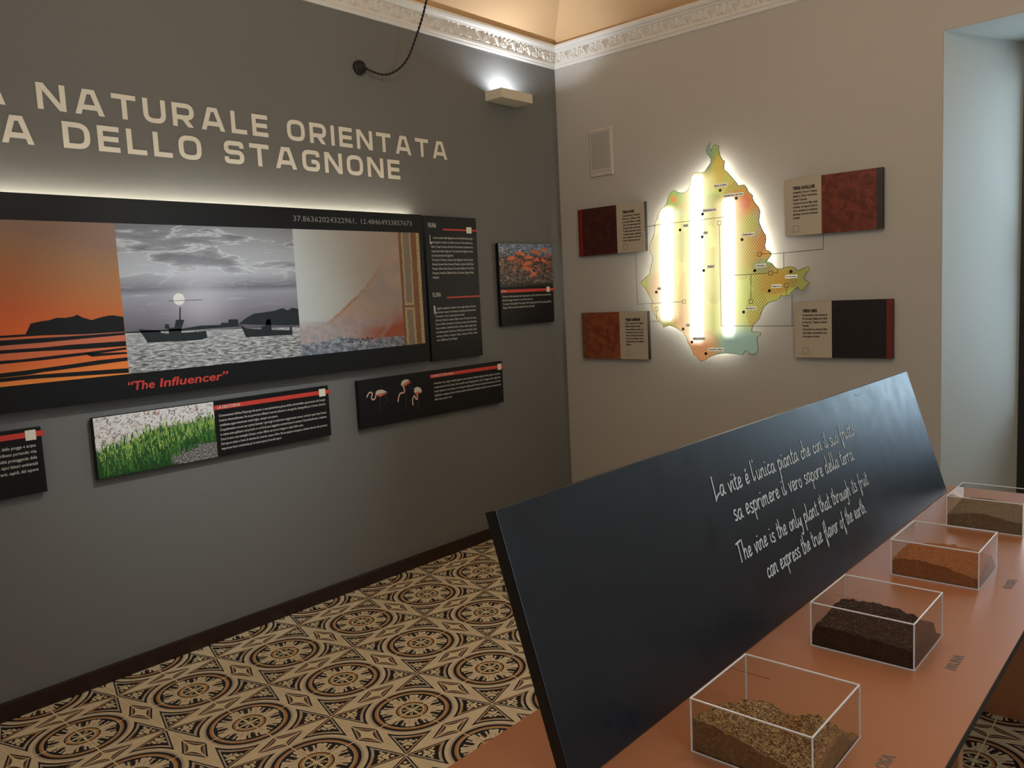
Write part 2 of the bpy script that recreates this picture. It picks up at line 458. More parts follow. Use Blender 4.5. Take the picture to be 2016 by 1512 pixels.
b.build('niche_reveal', M_REVEAL, wall_far)
b = MB()
b.face([(NX1 - .001, 0.0, 0), (3.70, .6, 0), (3.70, .6, NZ - .005), (NX1 - .001, 0.0, NZ - .005)])
b.face([(NX1 - .001, .6, 0), (3.70, .6, 0), (3.70, .6, NZ - .005), (NX1 - .001, .6, NZ - .005)])
b.face([(NX1 - .001, 0.0, 0), (NX1 - .001, .6, 0), (NX1 - .001, .6, NZ - .005), (NX1 - .001, 0.0, NZ - .005)])
b.build('niche_reveal', M_REVEAL, wall_far)
b = MB()
b.box((W_, L_ - .3, -.06), (W_ + .3, -4.55, 3.6)); b.box((W_, -3.25, -.06), (W_ + .3, 0, 3.6)); b.box((W_, -4.55, -.06), (W_ + .3, -3.25, .95)); b.box((W_, -4.55, 2.75), (W_ + .3, -3.25, 3.6))  # includes the opening for the added side window
st('wall_right', b, M_RIGHT)
b = MB(); b.box((0, L_ - .3, -.06), (W_, L_, 3.6)); st('wall_back', b, M_RIGHT)
# pavilion vault
b = MB(); ds = [0, .03, .065, .13, .22, .32, .45, .6, .8, 1.05, 1.35, 1.7, 2.0, 2.3]
def vz(d): return 3.315 + .60 * d - .10 * d * d
def ring(d): return [(d, -d), (W_ - d, -d), (W_ - d, L_ + d), (d, L_ + d)]
for a, c in zip(ds[:-1], ds[1:]):
    ra, rc = ring(a), ring(c)
    for k in range(4):
        n = (k + 1) % 4
        b.face([(*ra[k], vz(a)), (*ra[n], vz(a)), (*rc[n], vz(c)), (*rc[k], vz(c))])
b.box((-.3, L_ - .3, 4.3), (W_ + .3, .75, 4.4))
st('ceiling', b, M_CEIL)
# skirting
b = MB(); b.box((0, L_, 0), (.016, 0, .075)); st('baseboard_left', b, M_BASE, bevel=.003)
b = MB(); b.box((.016, -.016, 0), (NX0 - .002, 0, .075)); st('baseboard_far', b, M_BASE, bevel=.003)

# cornice with relief leaves
PROF = [(0, 3.160), (.010, 3.160), (.014, 3.168), (.014, 3.178), (.022, 3.182), (.022, 3.196), (.018, 3.200), (.021, 3.262), (.030, 3.268), (.034, 3.276), (.046, 3.284), (.052, 3.296), (.052, 3.306), (.048, 3.312), (0, 3.316)]
def leaf(fr, u, palm):
    b = MB(); h0 = .019
    def lobe(path, wd, hh):
        L = []
        for k, (a, c) in enumerate(path):
            a0, c0 = path[max(0, k - 1)]; a1, c1 = path[min(len(path) - 1, k + 1)]
            tx, ty = a1 - a0, c1 - c0; ln = math.hypot(tx, ty) or 1; nx, ny = -ty / ln, tx / ln
            t = k / (len(path) - 1); ww = wd * (math.sin(PI * (0.15 + .8 * t)) + .12)
            L.append([(a - nx * ww, c - ny * ww, h0), (a, c, h0 + hh * (.6 + .5 * t)), (a + nx * ww, c + ny * ww, h0)])
        for k in range(len(L) - 1):
            for s in (0, 1):
                b.face([fr(u + x, 3.202 + y, z) for x, y, z in (L[k][s], L[k][s + 1], L[k + 1][s + 1], L[k + 1][s])])
    if palm:
        for an in (-.75, -.36, 0, .36, .75):
            ln = .058 if abs(an) < .5 else .05
            lobe([(0, 0), (math.sin(an) * ln * .35, ln * .45), (math.sin(an) * ln * .85, ln * .95)], .0055, .012)
    else:
        for s in (-1, 1):
            lobe([(s * .004, 0), (s * .013, .02), (s * .010, .042), (s * .020, .056), (s * .030, .048)], .005, .012)
            lobe([(s * .010, .002), (s * .026, .014), (s * .032, .030), (s * .025, .036)], .0045, .010)
            lobe([(s * .028, .002), (s * .044, .010), (s * .046, .024)], .0045, .009)
    return b
def cornice(name, fr, u0, u1, leaves, m0, m1, side):
    b = MB()
    for (a, za), (c, zc) in zip(PROF[:-1], PROF[1:]):
        b.face([fr(u0 + a * m0, za, a), fr(u1 - a * m1, za, a), fr(u1 - c * m1, zc, c), fr(u0 + c * m0, zc, c)])
    o = st(name, b, M_CORN)
    if leaves:
        pm = leaf(fr, 0, True).mesh('leaf'); sc = leaf(fr, 0, False).mesh('leaf'); pm.materials.append(M_CORN); sc.materials.append(M_CORN)
        for k in range(int((u1 - u0 - .06) / .078)):
            u = (u1 - .06 - k * .078) if side else (u0 + .06 + k * .078)
            q = link('acanthus_leaf', pm if k % 2 else sc, M_CORN, o)
            q.location = Vector(fr(u, 3.2, 0)) - Vector(fr(0, 3.2, 0))
    return o
cornice('trim_1', LW, L_, 0, True, 0, 1, True)
cornice('trim_2', RW, 0, W_, True, 1, 0, False)
cornice('trim_3', lambda u, v, h=0: (W_ - h, u, v), L_, 0, False, 0, 1, True)

# french window in the niche
win = bpy.data.objects.new('window_1', None); COL.objects.link(win); win['kind'] = 'structure'; win.location = (3.2, .6, 0)
def frame_bar(x0, x1, z0, z1, y0=.60, y1=.66, nm='window_frame'):
    b = MB(); b.box((x0, y0, z0), (x1, y1, z1)); b.build(nm, M_FRAME, win, .004)
for x0, x1 in ((2.73, 2.83), (3.17, 3.27), (3.62, 3.72)): frame_bar(x0, x1, .0, 2.82)
for z0, z1 in ((.0, .10), (.78, .88), (2.62, 2.82), (1.72, 1.77)):
    frame_bar(2.83, 3.17, z0, z1, .603, .657); frame_bar(3.27, 3.62, z0, z1, .603, .657)
for x0, x1 in ((2.83, 3.17), (3.27, 3.62)):
    b = MB(); b.box((x0 - .01, .62, .10), (x1 + .01, .64, .78)); b.build('lower_panel', M_FRAME, win)
    for z0, z1 in ((.88, 1.72), (1.77, 2.62)):
        b = MB(); b.box((x0 - .01, .628, z0), (x1 + .01, .633, z1)); b.build('window_pane', M_GLASS, win)
win2 = bpy.data.objects.new('added_window', None); COL.objects.link(win2); win2['kind'] = 'structure'; win2.location = (4.72, -3.9, .95)  # unseen window, added to carry cool light onto the niche reveal
def fb2(y0, y1, z0, z1):
    b = MB(); b.box((4.66, y0, z0), (4.72, y1, z1)); b.build('window_frame', M_FRAME, win2, .004)
fb2(-4.55, -4.47, .95, 2.75); fb2(-3.33, -3.25, .95, 2.75); fb2(-3.93, -3.87, 1.01, 2.69); fb2(-4.47, -3.33, .95, 1.01); fb2(-4.47, -3.33, 2.69, 2.75)
for y0, y1 in ((-4.48, -3.92), (-3.88, -3.32)):
    b = MB(); b.box((4.688, y0, 1.0), (4.692, y1, 2.7)); b.build('window_pane', M_GLASS, win2)

# ------------------------------------------------------------------ stroke lettering
def round_path(P, rad, closed=False):
    out = []; n = len(P)
    for i, p in enumerate(P):
        if not closed and i in (0, n - 1) or rad == 0: out.append(p); continue
        a, c = P[i - 1], P[(i + 1) % n]
        va = Vector((a[0] - p[0], a[1] - p[1])); vc = Vector((c[0] - p[0], c[1] - p[1]))
        q = min(rad, va.length * .5, vc.length * .5); va.normalize(); vc.normalize(); pv = Vector(p)
        s, e = pv + va * q, pv + vc * q
        for k in range(6):
            t = k / 5; out.append(tuple(s * (1 - t) ** 2 + pv * 2 * t * (1 - t) + e * t * t))
    if closed: out.append(out[0])
    return out
def smooth_path(P, n=5):
    if len(P) < 3: return P
    out = []
    for i in range(len(P) - 1):
        p0 = P[max(0, i - 1)]; p1 = P[i]; p2 = P[i + 1]; p3 = P[min(len(P) - 1, i + 2)]
        for k in range(n):
            t = k / n
            out.append(tuple(.5 * (2 * p1[c] + (p2[c] - p0[c]) * t + (2 * p0[c] - 5 * p1[c] + 4 * p2[c] - p3[c]) * t * t + (3 * p1[c] - p0[c] - 3 * p2[c] + p3[c]) * t ** 3) for c in (0, 1)))
    out.append(P[-1]); return out
def clip(poly_, lo, hi):
    for s, lim in ((1, lo), (-1, -hi)):
        out = []
        for i in range(len(poly_)):
            a, b = poly_[i - 1], poly_[i]; da, db = s * a[1] - lim, s * b[1] - lim
            if (da >= 0) != (db >= 0):
                t = da / (da - db); out.append((a[0] + (b[0] - a[0]) * t, a[1] + (b[1] - a[1]) * t))
            if db >= 0: out.append(b)
        poly_ = out
        if not poly_: return []
    return poly_
def ribbon(P, wd, closed=False, lo=None, hi=None):
    L = []; n = len(P)
    for i in range(n):
        if closed: a, c = P[(i - 1) % (n - 1)] if i else P[-2], P[(i + 1) % n] if i < n - 1 else P[1]
        else: a, c = P[max(0, i - 1)], P[min(n - 1, i + 1)]
        t1 = Vector((P[i][0] - a[0], P[i][1] - a[1])); t2 = Vector((c[0] - P[i][0], c[1] - P[i][1]))
        if t1.length < 1e-9: t1 = t2
        if t2.length < 1e-9: t2 = t1
        t1.normalize(); t2.normalize(); t = (t1 + t2)
        if t.length < .1: t = t1.copy()
        t.normalize(); k = min(1 / max(.3, t.dot(t1)), 1.6); nn = Vector((-t.y, t.x)) * wd / 2 * k
        p = Vector(P[i]); L.append((tuple(p - nn), tuple(p + nn)))
    out = []
    for i in range(n - 1):
        q = [L[i][0], L[i + 1][0], L[i + 1][1], L[i][1]]
        if lo is not None: q = clip(q, lo, hi)
        if len(q) > 2: out.append(q)
    return out
CAPS = {}
def cap(ch, w, strokes): CAPS[ch] = (w, strokes)
a_ = .1
def glyph_caps():
    w = 1.13; cap('A', w, [([(.10, -.12), (w * .44, 1.12)], 0, 0), ([(w - .10, -.12), (w * .56, 1.12)], 0, 0), ([(w * .40, .91), (w * .60, .91)], 0, 0), ([(.28, .29), (w - .28, .29)], 0, 0)])
    w = .98; cap('N', w, [([(a_, 0), (a_, 1)], 0, 0), ([(w - a_, 0), (w - a_, 1)], 0, 0), ([(.10, 1.02), (w - .10, -.02)], 0, 0)])
    w = .93; cap('T', w, [([(0, .9), (w, .9)], 0, 0), ([(w / 2, 0), (w / 2, .95)], 0, 0)])
    w = .92; cap('U', w, [([(a_, 1), (a_, a_), (w - a_, a_), (w - a_, 1)], .3, 0)])
    w = .93; cap('R', w, [([(a_, 0), (a_, 1)], 0, 0), ([(a_, .9), (w - a_, .9), (w - a_, .40), (a_, .40)], .24, 0), ([(w * .48, .42), (w - .08, -.12)], 0, 0)])
    w = .74; cap('L', w, [([(a_, 0), (a_, 1)], 0, 0), ([(a_, a_), (w, a_)], 0, 0)])
    w = .78; cap('E', w, [([(a_, 0), (a_, 1)], 0, 0), ([(a_, a_), (w, a_)], 0, 0), ([(a_, .9), (w, .9)], 0, 0), ([(a_, .5), (w - .04, .5)], 0, 0)])
    w = .95; cap('O', w, [([(a_, a_), (a_, .9), (w - a_, .9), (w - a_, a_)], .3, 1)])
    w = .21; cap('I', w, [([(a_, 0), (a_, 1)], 0, 0)])
    w = .93; cap('D', w, [([(a_, 0), (a_, 1)], 0, 0), ([(a_, .9), (w - a_, .9), (w - a_, .1), (a_, .1)], .34, 0)])
    w = .90; cap('S', w, [([(w - a_, .70), (w - a_, .9), (a_, .9), (a_, .51), (w - a_, .51), (w - a_, .1), (a_, .1), (a_, .30)], .2, 0)])
    w = .93; cap('G', w, [([(w - a_, .70), (w - a_, .9), (a_, .9), (a_, .1), (w - a_, .1), (w - a_, .46), (w * .52, .46)], .26, 0)])
glyph_caps()
def title(name, text, u0, v0, h, total, gap=.27, sp=.72, **k):
    W0 = 0
    for i, c in enumerate(text): W0 += sp if c == ' ' else CAPS[c][0] + (gap if i < len(text) - 1 else 0)
    sc = total / W0; b = MB(); x = 0
    for c in text:
        if c == ' ': x += sp; continue
        wd, strokes = CAPS[c]
        for si, (P, rad, closed) in enumerate(strokes):
            for q in ribbon(round_path(P, rad, closed), .2, closed, 0, 1):
                b.face([LW(u0 + (x + px) * sc, v0 + py * h, .0012 + si * .0003) for px, py in q])
        x += wd + gap
    return b.build(name, M_TITLE, wall_left, **k)
title('painted_title', 'NATURALE ORIENTATA', -3.402, 2.443, .105, 2.298, label='upper row of cream painted capitals')
title('painted_title', 'DELLO STAGNONE', -3.318, 2.297, .108, 1.822, label='lower row of cream painted capitals')
title('painted_letter', 'A', -3.636, 2.441, .108, .122); title('painted_letter', 'A', -3.549, 2.296, .109, .124)

HW = {
 'a': (.78, [[(.60, .85), (.36, 1), (.10, .6), (.14, .1), (.34, .06), (.56, .6), (.62, .98), (.58, .25), (.78, .04)]]),
 'c': (.62, [[(.58, .85), (.36, 1), (.12, .55), (.2, .05), (.58, .18)]]),
 'd': (.80, [[(.58, .8), (.34, 1), (.10, .6), (.14, .1), (.34, .06), (.56, .6), (.64, 2.1)], [(.60, .9), (.58, .2), (.76, .04)]]),
 'e': (.64, [[(.12, .42), (.46, .62), (.48, .95), (.26, .98), (.10, .5), (.2, .03), (.60, .22)]]),
 'f': (.58, [[(.56, 2.0), (.36, 1.9), (.28, .6), (.26, -.9), (.44, -.5), (.30, .2)], [(.06, .92), (.56, 1.05)]]),
 'g': (.76, [[(.60, .85), (.36, 1), (.10, .6), (.14, .1), (.34, .06), (.58, .9), (.60, -.5), (.38, -1.0), (.10, -.8)]]),
 'h': (.72, [[(.14, 2.1), (.08, 0)], [(.08, .5), (.34, 1), (.52, .8), (.48, .15), (.68, .05)]]),
 'i': (.34, [[(.14, 1), (.10, .2), (.30, .05)], [(.20, 1.45), (.23, 1.62)]]),
 'l': (.46, [[(.18, 2.2), (.10, .3), (.22, .02), (.44, .4)]]),
 'm': (1.02, [[(.06, 1), (.05, 0)], [(.05, .55), (.26, 1), (.38, .8), (.36, 0)], [(.36, .55), (.60, 1), (.74, .8), (.70, .15), (.92, .05)]]),
 'n': (.74, [[(.08, 1), (.06, 0)], [(.06, .55), (.34, 1), (.50, .8), (.47, .15), (.68, .05)]]),
 'o': (.66, [[(.36, .98), (.12, .65), (.12, .15), (.36, .03), (.54, .4), (.50, .85), (.32, .98), (.62, .80)]]),
 'p': (.72, [[(.12, 1.05), (.10, -1.0)], [(.10, .4), (.34, 1), (.58, .8), (.54, .2), (.30, .02), (.10, .2)]]),
 'r': (.56, [[(.10, 1.05), (.06, 0)], [(.06, .5), (.30, .98), (.54, .9)]]),
 's': (.56, [[(.52, .92), (.28, 1), (.14, .72), (.42, .38), (.38, .03), (.06, .08)]]),
 't': (.50, [[(.24, 1.75), (.16, .25), (.30, .02), (.48, .2)], [(.0, 1.12), (.48, 1.24)]]),
 'u': (.74, [[(.10, 1), (.10, .2), (.26, .03), (.50, .5), (.54, 1), (.52, .2), (.70, .05)]]),
 'v': (.60, [[(.06, 1), (.22, .03), (.46, .9), (.62, .98)]]),
 'x': (.66, [[(.10, .95), (.30, .8), (.42, .1), (.62, .1)], [(.58, 1), (.06, .02)]]),
 'y': (.70, [[(.10, 1), (.14, .3), (.34, .15), (.56, .9)], [(.58, 1), (.52, -.6), (.32, -1.05), (.10, -.8)]]),
 'L': (.80, [[(.16, 2.25), (.10, .02), (.06, -.25), (.30, .05), (.74, .35)]]),
 'T': (.86, [[(.0, 1.95), (.86, 2.12)], [(.36, 2.0), (.30, -.1)]]),
 "'": (.22, [[(.12, 2.1), (.10, 1.8)]]), '.': (.3, [[(.10, .02), (.16, .10)]]),
}
HW['\u00e9'] = (.64, HW['e'][1] + [[(.26, 1.35), (.44, 1.65)]])
def script(name, lines, parent, mat):
    b = MB()
    for text, u0, u1, v0, xh in lines:
        tot = 0; rnd = random.Random(len(text))
        for c in text: tot += .52 if c == ' ' else HW[c][0] * 1.0
        sc = (u1 - u0) / tot; x = 0
        for c in text:
            if c == ' ': x += .52; continue
            wd, st_ = HW[c]; dy = rnd.uniform(-.06, .06); k = rnd.uniform(.95, 1.07)
            for P in st_:
                Q = [((x + px + py * .05) * sc, (py * k + dy) * xh) for px, py in smooth_path(P)]
                for q in ribbon(Q, .0046): b.face([BD(u0 + px, v0 + py, .0008) for px, py in q])
            x += wd
    return b.build(name, mat, parent)

# ------------------------------------------------------------------ print materials (flat pictures)
def print_mat(name): m = Mat(name); m.set(Roughness=.42); return m
PM = {}
m = print_mat('sunset_print'); u, v = m.uv(); n = m.noise(2.5, 3, .5, m.tc.outputs['UV'])
c = m.ramp(v + (n - .5) * .15 + (u - .5) * .30, [(0.0, rgb(246, 150, 30)), (.30, rgb(226, 100, 28)), (.45, rgb(204, 96, 36)), (.62, rgb(182, 106, 52)), (.85, rgb(158, 112, 72)), (1, rgb(138, 106, 86))])
M_SUNSET = m.set(Base_Color=m.mix(lt(v, .285), c, m.ramp(v, [(0, rgb(236, 140, 56)), (.12, rgb(228, 112, 50)), (.28, rgb(190, 104, 80))]))).m
m = print_mat('seascape_print'); u, v = m.uv()
vv = m.vec(u * 1.0, v * 4.0); n1 = m.noise(1.9, 5, .55, vv, .35); n2 = m.noise(5, 5, .6, m.vec(u * .8, v * 6.0), .3)
base = m.ramp(v, [(.26, rgb(92, 88, 96)), (.40, rgb(126, 122, 134)), (.52, rgb(150, 150, 160)), (.56, rgb(110, 108, 118)), (.66, rgb(176, 178, 184)), (.80, rgb(164, 166, 170)), (1, rgb(128, 130, 132))])
cl = m.mix(sstep(n1, .46, .60) * sstep(v, .55, .80), base, rgb(108, 107, 112))
ridge = X.op('ABSOLUTE', n1 - .49); cl = m.mix((1 - sstep(ridge, .0, .022)) * sstep(v, .5, .75) * .5, cl, rgb(216, 218, 220))
cl = m.mix(sstep(n2, .56, .70) * sstep(v, .30, .55) * .35, cl, rgb(206, 206, 212))
halo = gauss(u, v, .405, .485, .16, .22); cl = m.mix(halo * .45, cl, rgb(214, 212, 218))
sea = m.noise(9, 4, .7, m.vec(u * 2.2, v * 16.0), .6)
hz = .276 - (u * .045)
cs = m.ramp(sea, [(.36, rgb(56, 58, 62)), (.47, rgb(120, 122, 124)), (.56, rgb(196, 196, 194)), (.70, rgb(226, 226, 224))])
cs = m.mix(sstep(v, .12, .25) * .45, cs, rgb(176, 176, 176))
M_SEA = m.set(Base_Color=m.mix(lt(v, hz), cl, cs)).m
m = print_mat('salt_pan_print'); u, v = m.uv(); n1 = m.noise(3.2, 5, .6, m.tc.outputs['UV'], .6); n2 = m.noise(26, 4, .65, m.tc.outputs['UV'], .3)
c = m.ramp(u + (n1 - .5) * .25, [(0, rgb(190, 196, 194)), (.35, rgb(182, 180, 172)), (.6, rgb(168, 154, 138)), (1, rgb(158, 134, 114))])
q = v - (u * .75 * u + .13 + u * .38)       # the curved edge of the pink flat
c = m.mix(1 - sstep(q + (n1 - .5) * .12, -.03, .02), c, m.mix(sstep(n1, .35, .65), rgb(176, 150, 132), rgb(156, 142, 134)))
c = m.mix((1 - sstep(xabs(q + (n1 - .5) * .10), 0, .03)) * sstep(u, .04, .2) * (1 - sstep(u, .42, .80)) * sstep(n2, .30, .55) * .85, c, rgb(168, 104, 64))
low = v - .26 + u * .02
c = m.mix(1 - sstep(low + (n1 - .5) * .3, -.06, .04), c, m.mix(sstep(n2, .35, .6), rgb(150, 150, 158), rgb(178, 160, 152)))
c = m.mix(gauss(u, v, .66, .12, .20, .11) * sstep(n1 + n2 * .3, .40, .66) + gauss(u, v, .79, .16, .08, .13) * .8, c, rgb(160, 74, 36))
sh = v - (.085 - sstep(u, .12, .30) * (1 - sstep(u, .3, .5)) * -.03)
c = m.mix(1 - sstep(sh + (n1 - .5) * .08, -.012, .012), c, m.ramp(n2, [(.35, rgb(74, 80, 92)), (.5, rgb(120, 128, 140)), (.68, rgb(178, 186, 196))]))
M_SALT = m.set(Base_Color=c).m
m = print_mat('rubble_print'); u, v = m.uv(); w_ = m.vec(u * 2.0, v); n1 = m.noise(7, 4, .6, w_, .4); n2 = m.noise(40, 3, .6, w_); vo = m.noise(13, 3, .6, w_, 1.6)
c = m.ramp(vo, [(.34, rgb(116, 104, 104)), (.44, rgb(206, 200, 196)), (.56, rgb(240, 238, 234)), (.70, rgb(214, 206, 198))])
c = m.mix(sstep(n1, .60, .68) * .8, c, rgb(170, 120, 96)); c = m.mix(1 - sstep(n1, .30, .36), c, rgb(70, 84, 130))
g = v + (n1 - .5) * .25 - (.44 + sstep(u, .15, .5) * .24)
c = m.mix(1 - sstep(g, -.02, .03), c, m.ramp(n2 + (v - .35) * .25, [(.3, rgb(10, 36, 12)), (.5, rgb(34, 84, 32)), (.7, rgb(96, 140, 56))]))
gr = gauss(u, v, .84, .12, .26, .20); c = m.mix(sstep(gr + (n1 - .5) * .3, .35, .5), c, m.ramp(n2, [(.35, rgb(34, 34, 36)), (.52, rgb(120, 118, 116)), (.7, rgb(206, 204, 200))]))
M_RUBBLE = m.set(Base_Color=c).m
M_GREEN1 = plain('leaf_print_dark', rgb(30, 76, 30), .5, .3); M_GREEN2 = plain('leaf_print_mid', rgb(78, 130, 50), .5, .2); M_GREEN3 = plain('leaf_print_pale', rgb(160, 190, 96), .5, .2)
m = print_mat('crustacean_print'); u, v = m.uv(); n1 = m.noise(5, 4, .6, m.tc.outputs['UV'], 1.2); n2 = m.noise(13, 4, .65, m.tc.outputs['UV'], 2.2)
c = m.ramp(n2, [(.36, rgb(22, 18, 18)), (.50, rgb(70, 58, 52)), (.58, rgb(140, 120, 106)), (.68, rgb(216, 204, 192))])
c = m.mix(sstep(v + (n1 - .5) * .4, .62, .85), c, m.ramp(n2, [(.35, rgb(40, 52, 66)), (.5, rgb(110, 132, 156)), (.66, rgb(190, 204, 216))]))
c = m.mix(sstep(n1, .50, .58) * (1 - sstep(xabs(v - .58), .20, .34)) * sstep(n2, .36, .50) * .8, c, rgb(176, 104, 78))
c = m.mix(1 - sstep(v, .03, .12), c, rgb(40, 34, 30)); M_SHRIMP = m.set(Base_Color=c).m
def soil_print(name, a, b_, c_, strip=None, scale=6):
    m = print_mat(name); u, v = m.uv(); n1 = m.noise(scale, 6, .66, m.tc.outputs['UV'], .6); n2 = m.noise(34, 4, .7, m.tc.outputs['UV'])
    c = m.mix(sstep(n1, .36, .62), a, b_); c = m.mix(sstep(n1 * .5 + n2 * .5, .60, .70) * .7, c, c_)
    if strip: c = m.mix(band(u, strip[0], strip[1]), c, strip[2])
    return m.set(Base_Color=c).m
M_S1 = soil_print('dark_red_soil_print', rgb(52, 20, 12), rgb(78, 30, 18), rgb(104, 46, 30), (.04, .10, rgb(150, 20, 14)))
M_S2 = soil_print('red_soil_print', rgb(92, 36, 22), rgb(126, 58, 38), rgb(196, 140, 110), (.90, 1.1, rgb(52, 50, 52)))
M_S3 = soil_print('orange_soil_print', rgb(116, 56, 32), rgb(150, 84, 50), rgb(178, 112, 74), (-1, .05, rgb(96, 88, 72)))
M_S4 = soil_print('black_soil_print', rgb(24, 21, 24), rgb(34, 30, 34), rgb(60, 52, 54), (.90, 1.1, rgb(112, 44, 32)), 9)

# ------------------------------------------------------------------ left wall panels
def wall_panel(name, label, u0, u1, v0, v1, front=.036, back=.012, group='printed panels on the grey wall', cat='panel', fr=LW, mat=M_BLACK, origin_v=None, group_on=True):
    t = thing(name, label, cat, fr((u0 + u1) / 2, (v0 + v1) / 2, 0), group if group_on else None)
    slab('board', fr, u0, u1, v0, v1, back, front, mat, t, .001)
    for a in (.12, .88):      # stand-off blocks to the wall
        for c_ in (.2, .8):
            uu = u0 + (u1 - u0) * a; vv = v0 + (v1 - v0) * c_; slab('wall_spacer', fr, uu - .012, uu + .012, vv - .012, vv + .012, 0, back + .0005, M_BLACKEDGE, t, 0)
    return t
G = 'printed panels on the grey wall'
FR = .036
_s = (3.649 - .054) / (3.649 - .036)
def LM(u, v, h=0):                               # the big picture panel stands a little further off the wall
    return (h + (.018 if h > .001 else 0), -4.696 + (u + 4.696) * _s, 1.6 + (v - 1.6) * _s)
main = wall_panel('picture_panel', 'very wide black panel with three photos and red words The Influencer', -4.40, -1.381, 1.234, 2.098, group=G, fr=LM, back=.022)
m = Mat('warm_led_strip'); m.set(Base_Color=(1, 1, 1, 1), Emission_Color=(1.0, .93, .76, 1), Emission_Strength=50.0); M_STRIP = m.m
slab('led_strip', LM, -4.36, -1.43, 2.066, 2.074, .012, .020, M_STRIP, main, 0, label='glowing strip behind the top edge')
for nm, u0, u1, mt in (('photo_print', -4.10, -3.161, M_SUNSET), ('photo_print', -3.161, -2.275, M_SEA), ('photo_print', -2.275, -1.412, M_SALT)):
    if mt is M_SUNSET: u0 = -3.70 - .35
    pr = rect(nm, LM, u0, u1, 1.341, 1.991, FR, mt, main, label={'sunset_print': 'orange sunset photo', 'seascape_print': 'black and white boats photo', 'salt_pan_print': 'aerial salt pan photo'}[mt.name])
    if mt is M_SUNSET:
        for P in ([(-3.551, 1.541), (-3.539, 1.563), (-3.529, 1.582), (-3.49, 1.589), (-3.458, 1.592), (-3.43, 1.6), (-3.398, 1.598), (-3.365, 1.602), (-3.35, 1.609), (-3.332, 1.597), (-3.294, 1.583), (-3.264, 1.591), (-3.229, 1.598), (-3.205, 1.599), (-3.162, 1.59), (-3.162, 1.525), (-3.328, 1.526), (-3.49, 1.532), (-4.04, 1.531), (-4.04, 1.541)],
                  [(-4.04, 1.523), (-3.517, 1.522), (-3.384, 1.521), (-3.162, 1.522), (-3.162, 1.512), (-3.329, 1.508), (-3.493, 1.503), (-4.04, 1.498)],
                  [(-4.04, 1.487), (-3.495, 1.483), (-3.387, 1.486), (-3.162, 1.485), (-3.162, 1.463), (-3.334, 1.464), (-3.497, 1.469), (-3.574, 1.47), (-4.04, 1.471)],
                  [(-4.04, 1.450), (-3.577, 1.442), (-3.446, 1.447), (-3.335, 1.45), (-3.162, 1.457), (-3.162, 1.448), (-3.337, 1.438), (-3.5, 1.432), (-4.04, 1.425)],
                  [(-3.336, 1.444), (-3.162, 1.437), (-3.162, 1.429), (-3.309, 1.429)],
                  [(-4.04, 1.40), (-3.657, 1.394), (-3.556, 1.397), (-3.396, 1.405), (-3.282, 1.412), (-3.162, 1.414), (-3.162, 1.399), (-3.341, 1.391), (-3.441, 1.386), (-3.505, 1.384), (-3.56, 1.378), (-4.04, 1.372)],
                  [(-3.542, 1.376), (-3.162, 1.366), (-3.162, 1.346), (-3.401, 1.355), (-3.56, 1.361), (-3.63, 1.36), (-4.04, 1.362), (-4.04, 1.374)]):
            poly('silhouette', LM, P, FR + .0006, M_SIL, pr, .0003)
    if mt is M_SEA:
        for P in ([(-2.619, 1.526), (-2.579, 1.552), (-2.53, 1.573), (-2.477, 1.576), (-2.419, 1.581), (-2.368, 1.593), (-2.339, 1.58), (-2.311, 1.592), (-2.276, 1.585), (-2.276, 1.502), (-2.363, 1.505)],
                  [(-3.160, 1.524), (-2.896, 1.523), (-2.813, 1.531), (-2.714, 1.528), (-2.706, 1.538), (-2.673, 1.536), (-2.668, 1.552), (-2.62, 1.55), (-2.619, 1.526), (-2.612, 1.515), (-2.897, 1.513), (-3.160, 1.518)],
                  [(-3.102, 1.533), (-3.053, 1.526), (-3.006, 1.52), (-3.003, 1.51), (-2.968, 1.504), (-2.966, 1.524), (-2.985, 1.528), (-2.98, 1.547), (-2.964, 1.546), (-2.962, 1.53), (-2.939, 1.529), (-2.929, 1.563), (-2.913, 1.564), (-2.906, 1.62), (-2.9, 1.62), (-2.906, 1.564), (-2.889, 1.561), (-2.906, 1.523), (-2.908, 1.504), (-2.844, 1.503), (-2.84, 1.509), (-2.837, 1.503), (-2.788, 1.506), (-2.784, 1.473), (-2.813, 1.465), (-2.902, 1.465), (-3.068, 1.471), (-3.081, 1.497)],
                  [(-2.612, 1.526), (-2.578, 1.502), (-2.498, 1.494), (-2.494, 1.508), (-2.474, 1.51), (-2.463, 1.541), (-2.443, 1.54), (-2.439, 1.487), (-2.337, 1.479), (-2.332, 1.499), (-2.323, 1.499), (-2.321, 1.454), (-2.427, 1.457), (-2.585, 1.46), (-2.598, 1.496)]):
            poly('silhouette', LM, P, FR + .0006, M_SILG, pr, .0003)
        poly('sun_disc', LM, [(-2.905 + .027 * math.cos(k * PI / 12), 1.657 + .027 * math.sin(k * PI / 12)) for k in range(24)], FR + .0006, M_WHITE, pr, .0003)
        rect('cloud_streak', LM, -2.955, -2.79, 1.6495, 1.6515, FR + .0009, M_SILG, pr, .0003)
